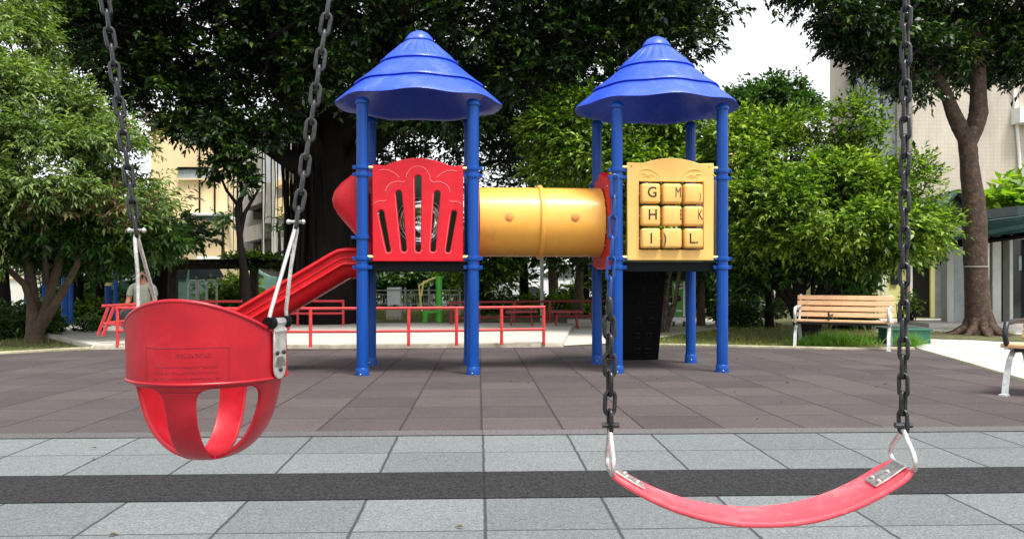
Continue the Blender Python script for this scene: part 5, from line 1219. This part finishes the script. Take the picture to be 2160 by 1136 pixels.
t = thing('grey_apartments', 'weathered grey apartment block with balconies behind the banyan trunk', 'building', G(560, D))
wall_to_ground(t, 'wall', 482, 655, 255, D, 8, M['wall_grey'])
for a in (P(486, 395, D - 1.2),):
    pass
def slant(name, x0, x1, yl, yr, th_, D, mat, proud=1.1):   # balcony front that rises to the left or right
    a = P(x0, yl, D - proud); b_ = P(x1, yr, D - proud); hgt = th_ / F * D
    v = []
    for p_ in (a, b_):
        for dz in (0, -hgt):
            for dy in (0, proud): v.append(p_ + Vector((0, dy, dz)))
    return MB().add(v, [(0, 1, 3, 2), (4, 6, 7, 5), (0, 4, 5, 1), (2, 3, 7, 6), (0, 2, 6, 4), (1, 5, 7, 3)]).build(name, mat, t, world=True)
slant('balcony', 527, 556, 388, 376, 26, D, M['wall_white']); slant('balcony', 515, 556, 418, 402, 22, D, M['wall_grey']); slant('balcony', 515, 556, 480, 470, 30, D, M['wall_grey'])
slab(t, 'stair_tower', 557, 577, 290, 385, D - 1.4, 1.4, M['wall_bluegrey']); slab(t, 'stair_tower', 557, 577, 385, 470, D - 1.4, 1.4, M['wall_grey'])
slant('balcony', 574, 604, 385, 372, 12, D, M['wall_cream']); slant('balcony', 574, 604, 424, 412, 36, D, M['wall_cream'])
slant('balcony', 574, 610, 492, 482, 40, D, M['wall_grey'])
for q in ((534, 552, 425, 462), (578, 600, 345, 372), (578, 590, 388, 412), (592, 602, 385, 410), (520, 534, 345, 375), (490, 510, 430, 460), (490, 510, 500, 530), (534, 552, 500, 540), (580, 602, 460, 480), (620, 640, 400, 450)):
    slab(t, 'window', *q, D - .06, .1, M['glass'])
for px in (555, 575, 579): MB().tube([P(px, 300, D - 1.45), P(px, 560, D - 1.45)], .04, 6).build('drain_pipe', M['grey_frame'], t, world=True)
slab(t, 'awning', 490, 610, 535, 540, D - 1.6, 1.6, M['wall_grey'])
# tall tiled block on the right
D = 27.0
t = thing('tiled_block', 'tall cream tiled apartment block behind the forked tree', 'building', G(2080, D))
wall_to_ground(t, 'tiled_wall', 1925, 2420, -260, D, 1.1, M['wall_tiled'])
wall_to_ground(t, 'side_wall', 1850, 1925, -200, D + 1.2, 1.7, M['wall_bluegrey'])
wall_to_ground(t, 'rear_wall', 1768, 1850, 60, D + 3.0, .8, M['wall_beige'])
a = P(2137, 190, D - .08); MB().tube([P(2134, 120, D - .08), P(2150, 330, D - .08), P(2156, 480, D - .08)], .05, 8).build('pipe', M['white_paint'], t, world=True)
slab(t, 'recess', 1857, 1863, 60, 300, D + 1.15, .1, M['door_dark']); slab(t, 'recess', 1884, 1888, 130, 300, D + 1.15, .1, M['grey_frame'])
for q in ((1826, 1834, 165, 195), (1806, 1812, 195, 230), (1796, 1803, 150, 180), (1826, 1834, 90, 120)): slab(t, 'window', *q, D + 2.94, .1, M['glass'])
for py in (200, 250, 140): slab(t, 'ledge', 1800, 1848, py, py + 3, D + 2.6, .4, M['wall_beige'])
MB().tube([P(1791, 120, D + 2.9), P(1791, 300, D + 2.9)], .05, 6).build('pipe', M['grey_frame'], t, world=True)
slab(t, 'balcony_edge', 2152, 2230, 225, 258, D - .5, .5, M['white_paint'])
# yellow building
D = 21.0
t = thing('yellow_building', 'small pale yellow building with a black door beyond the bench', 'building', G(1920, D))
wall_to_ground(t, 'wall', 1838, 2030, 500, D, 5, M['wall_yellow'])
slab(t, 'roof_slab', 1832, 2034, 492, 500, D - .4, 5.4, M['grey_frame'])
slab(t, 'door', 1925, 1961, 557, 676, D - .05, .1, M['door_dark']); slab(t, 'door_frame', 1920, 1925, 553, 676, D - .1, .12, M['wall_white']); slab(t, 'door_frame', 1920, 1966, 551, 556, D - .1, .12, M['grey_frame'])
slab(t, 'window', 1972, 1985, 556, 672, D - .05, .1, M['glass_pale']); slab(t, 'window', 1987, 1999, 560, 672, D - .05, .1, M['glass'])
slab(t, 'window', 1880, 1894, 560, 600, D - .05, .1, M['glass'])
slab(t, 'pilaster', 1963, 1972, 556, 676, D - .12, .14, M['wall_yellow'])
for px in (1853, 1862, 1868): MB().tube([P(px, 505, D - .1), P(px, 676, D - .1)], .025, 6).build('pipe', M['white_paint'], t, world=True)
for px in (1978, 1984, 1990): MB().tube([P(px, 518, D - 1.0), P(px, 560, D - 1.0)], .022, 6).build('hanging_bar', M['iron_dark'], t, world=True)
# pavilion
D = 17.6
t = thing('pavilion', 'low grey pavilion with a teal roof edge and glass doors at the right', 'building', G(2100, D))
rx = lambda px: P(px, 0, D).x
wz = zpy(486, D); z0 = GF
wall_to_ground(t, 'back_wall', 2000, 2420, 490, D + 1.1, .3, M['wall_grey'])
for px0, px1 in ((1998, 2012), (2082, 2087), (2094, 2112), (2130, 2137), (2190, 2210)): slab(t, 'column', px0, px1, 494, 690, D, .25, M['grey_frame'])
for px0, px1, mt_ in ((2013, 2040, M['glass_pale']), (2040, 2082, M['glass']), (2112, 2130, M['glass']), (2138, 2190, M['glass'])): slab(t, 'glass_door', px0, px1, 505, 684, D + .3, .06, mt_)
slab(t, 'door_rail', 2015, 2082, 505, 510, D + .24, .05, M['bark_dark']); slab(t, 'threshold', 1960, 2240, 682, 690, D - .5, 1.2, M['concrete'])
slab(t, 'white_pipe', 2084, 2087, 478, 690, D - .12, .06, M['white_paint'])
slab(t, 'sticker', 2149, 2155, 540, 570, D + .28, .02, M['glass_pale'])
# roof: a thin teal slab that comes nearer to the right
def roof_slab(pts_front, back, thick, mat, name='roof'):
    v = []
    for p_ in pts_front: v += [p_, p_ - Vector((0, 0, thick))]
    for p_ in back: v += [p_, p_ - Vector((0, 0, thick))]
    return MB().add(v, [(0, 2, 6, 4), (1, 5, 7, 3), (0, 1, 3, 2), (4, 6, 7, 5), (0, 4, 5, 1), (2, 3, 7, 6)]).build(name, mat, t, world=True)
roof_slab([P(1938, 512, D - .6), P(2240, 458, D - 2.2)], [P(1990, 492, D + 1.4), P(2330, 430, D + 1.4)], .08, M['teal'])
roof_slab([P(2076, 466, D - 1.2), P(2240, 446, D - 2.2)], [P(2076, 462, D + 2), P(2330, 420, D + 2)], .30, M['teal'], 'fascia')
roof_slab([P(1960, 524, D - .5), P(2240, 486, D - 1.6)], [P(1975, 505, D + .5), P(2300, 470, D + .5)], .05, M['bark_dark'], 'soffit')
slab(t, 'upper_roof', 2146, 2240, 434, 454, D - 1.0, 1.5, M['teal'])
MB().tube([P(1950, 528, D - .4), P(1965, 545, D - .4), P(2000, 548, D - .4)], .03, 6).build('awning_bracket', M['iron_dark'], t, world=True)
D = 22
t = thing('gabled_hut', 'small dark gabled hut behind the forked tree trunk', 'hut', G(2016, D))
v = []
for y in (D, D + 3):
    for a, c in ((1996, 470), (1996, 428), (2016, 404), (2038, 428), (2038, 470)): q = P(a, c, D); v.append((q.x, y, q.z))
MB().add(v, [(0, 1, 2, 3, 4), (9, 8, 7, 6, 5)] + [(i, 5 + i, 5 + (i + 1) % 5, (i + 1) % 5) for i in range(5)]).build('wall', M['door_dark'], t, world=True)
wall_to_ground(t, 'lower_wall', 1997, 2037, 470, D + .02, 2.8, M['wall_grey'])
for a, c in (((1990, 432), (2016, 402)), ((2016, 402), (2044, 432))): MB().bar(P(*a, D - .05) , P(*c, D - .05), .35, .06, up=(0, 0, 1)).build('roof_edge', M['teal'], t, world=True)
# low street buildings under the tunnel and far left
D = 34.0
t = thing('low_house', 'low pale house with a grey awning beyond the street, behind the orange tunnel', 'house', G(1100, D))
wall_to_ground(t, 'wall', 1010, 1170, 588, D, 6, M['wall_white']); slab(t, 'roof', 1005, 1175, 580, 589, D - .5, 7, M['wall_grey'])
slab(t, 'window', 1085, 1097, 594, 615, D - .05, .1, M['glass']); slab(t, 'shutter', 1110, 1148, 592, 622, D - .06, .1, M['wall_cream'])
t = thing('pale_block', 'pale block with white upper storey seen between the towers', 'building', G(1210, D + 3))
wall_to_ground(t, 'wall', 1160, 1330, 520, D + 3, 8, M['wall_beige']); slab(t, 'window', 1186, 1208, 545, 562, D + 2.9, .1, M['white_paint']); slab(t, 'shop_front', 1188, 1300, 600, 640, D + 2.9, .1, M['glass']); slab(t, 'awning', 1180, 1310, 588, 596, D + 1.8, 1.2, M['wall_white'])
t = thing('far_block', 'long grey block across the street behind the left tower', 'building', G(800, 36))
wall_to_ground(t, 'wall', 655, 1005, 470, 36, 8, M['wall_grey'])
for i in range(7): slab(t, 'window', 680 + i * 44, 706 + i * 44, 500, 530, 35.95, .1, M['glass'])
t = thing('white_wall', 'bright white wall beyond the hedge at the far left', 'wall', G(60, 24))
wall_to_ground(t, 'panel', -260, 250, 588, 24, .3, M['wall_white']); slab(t, 'coping', -262, 252, 583, 588, 23.95, .4, M['wall_cream'])
t = thing('long_wall', 'pale building wall behind the right tower legs', 'wall', G(1450, 34))
wall_to_ground(t, 'panel', 1330, 1840, 570, 34, .4, M['wall_white'])

# ---------------------------------------------------------------- fallen leaves on the paving
rg = np.random.default_rng(9); B = []
n = 70
for i in range(n):
    x = rg.uniform(-6, 6); y = rg.uniform(2.6, 12); B.append((x, y, g(x, y) + .012))
V = leaves(np.array(B), np.column_stack([rg.normal(size=(n, 2)), rg.normal(size=n) * .08]), np.tile([0, 0, 1.0], (n, 1)) + rg.normal(size=(n, 3)) * .15, .045 * (0.6 + rg.random(n) * .6), .4, rg)
tag(link('fallen_leaves', quad_mesh(V, 4), M['leaf_brown'], smooth=0), 'scattered fallen leaves on the rubber paving', 'leaves', kind='stuff')
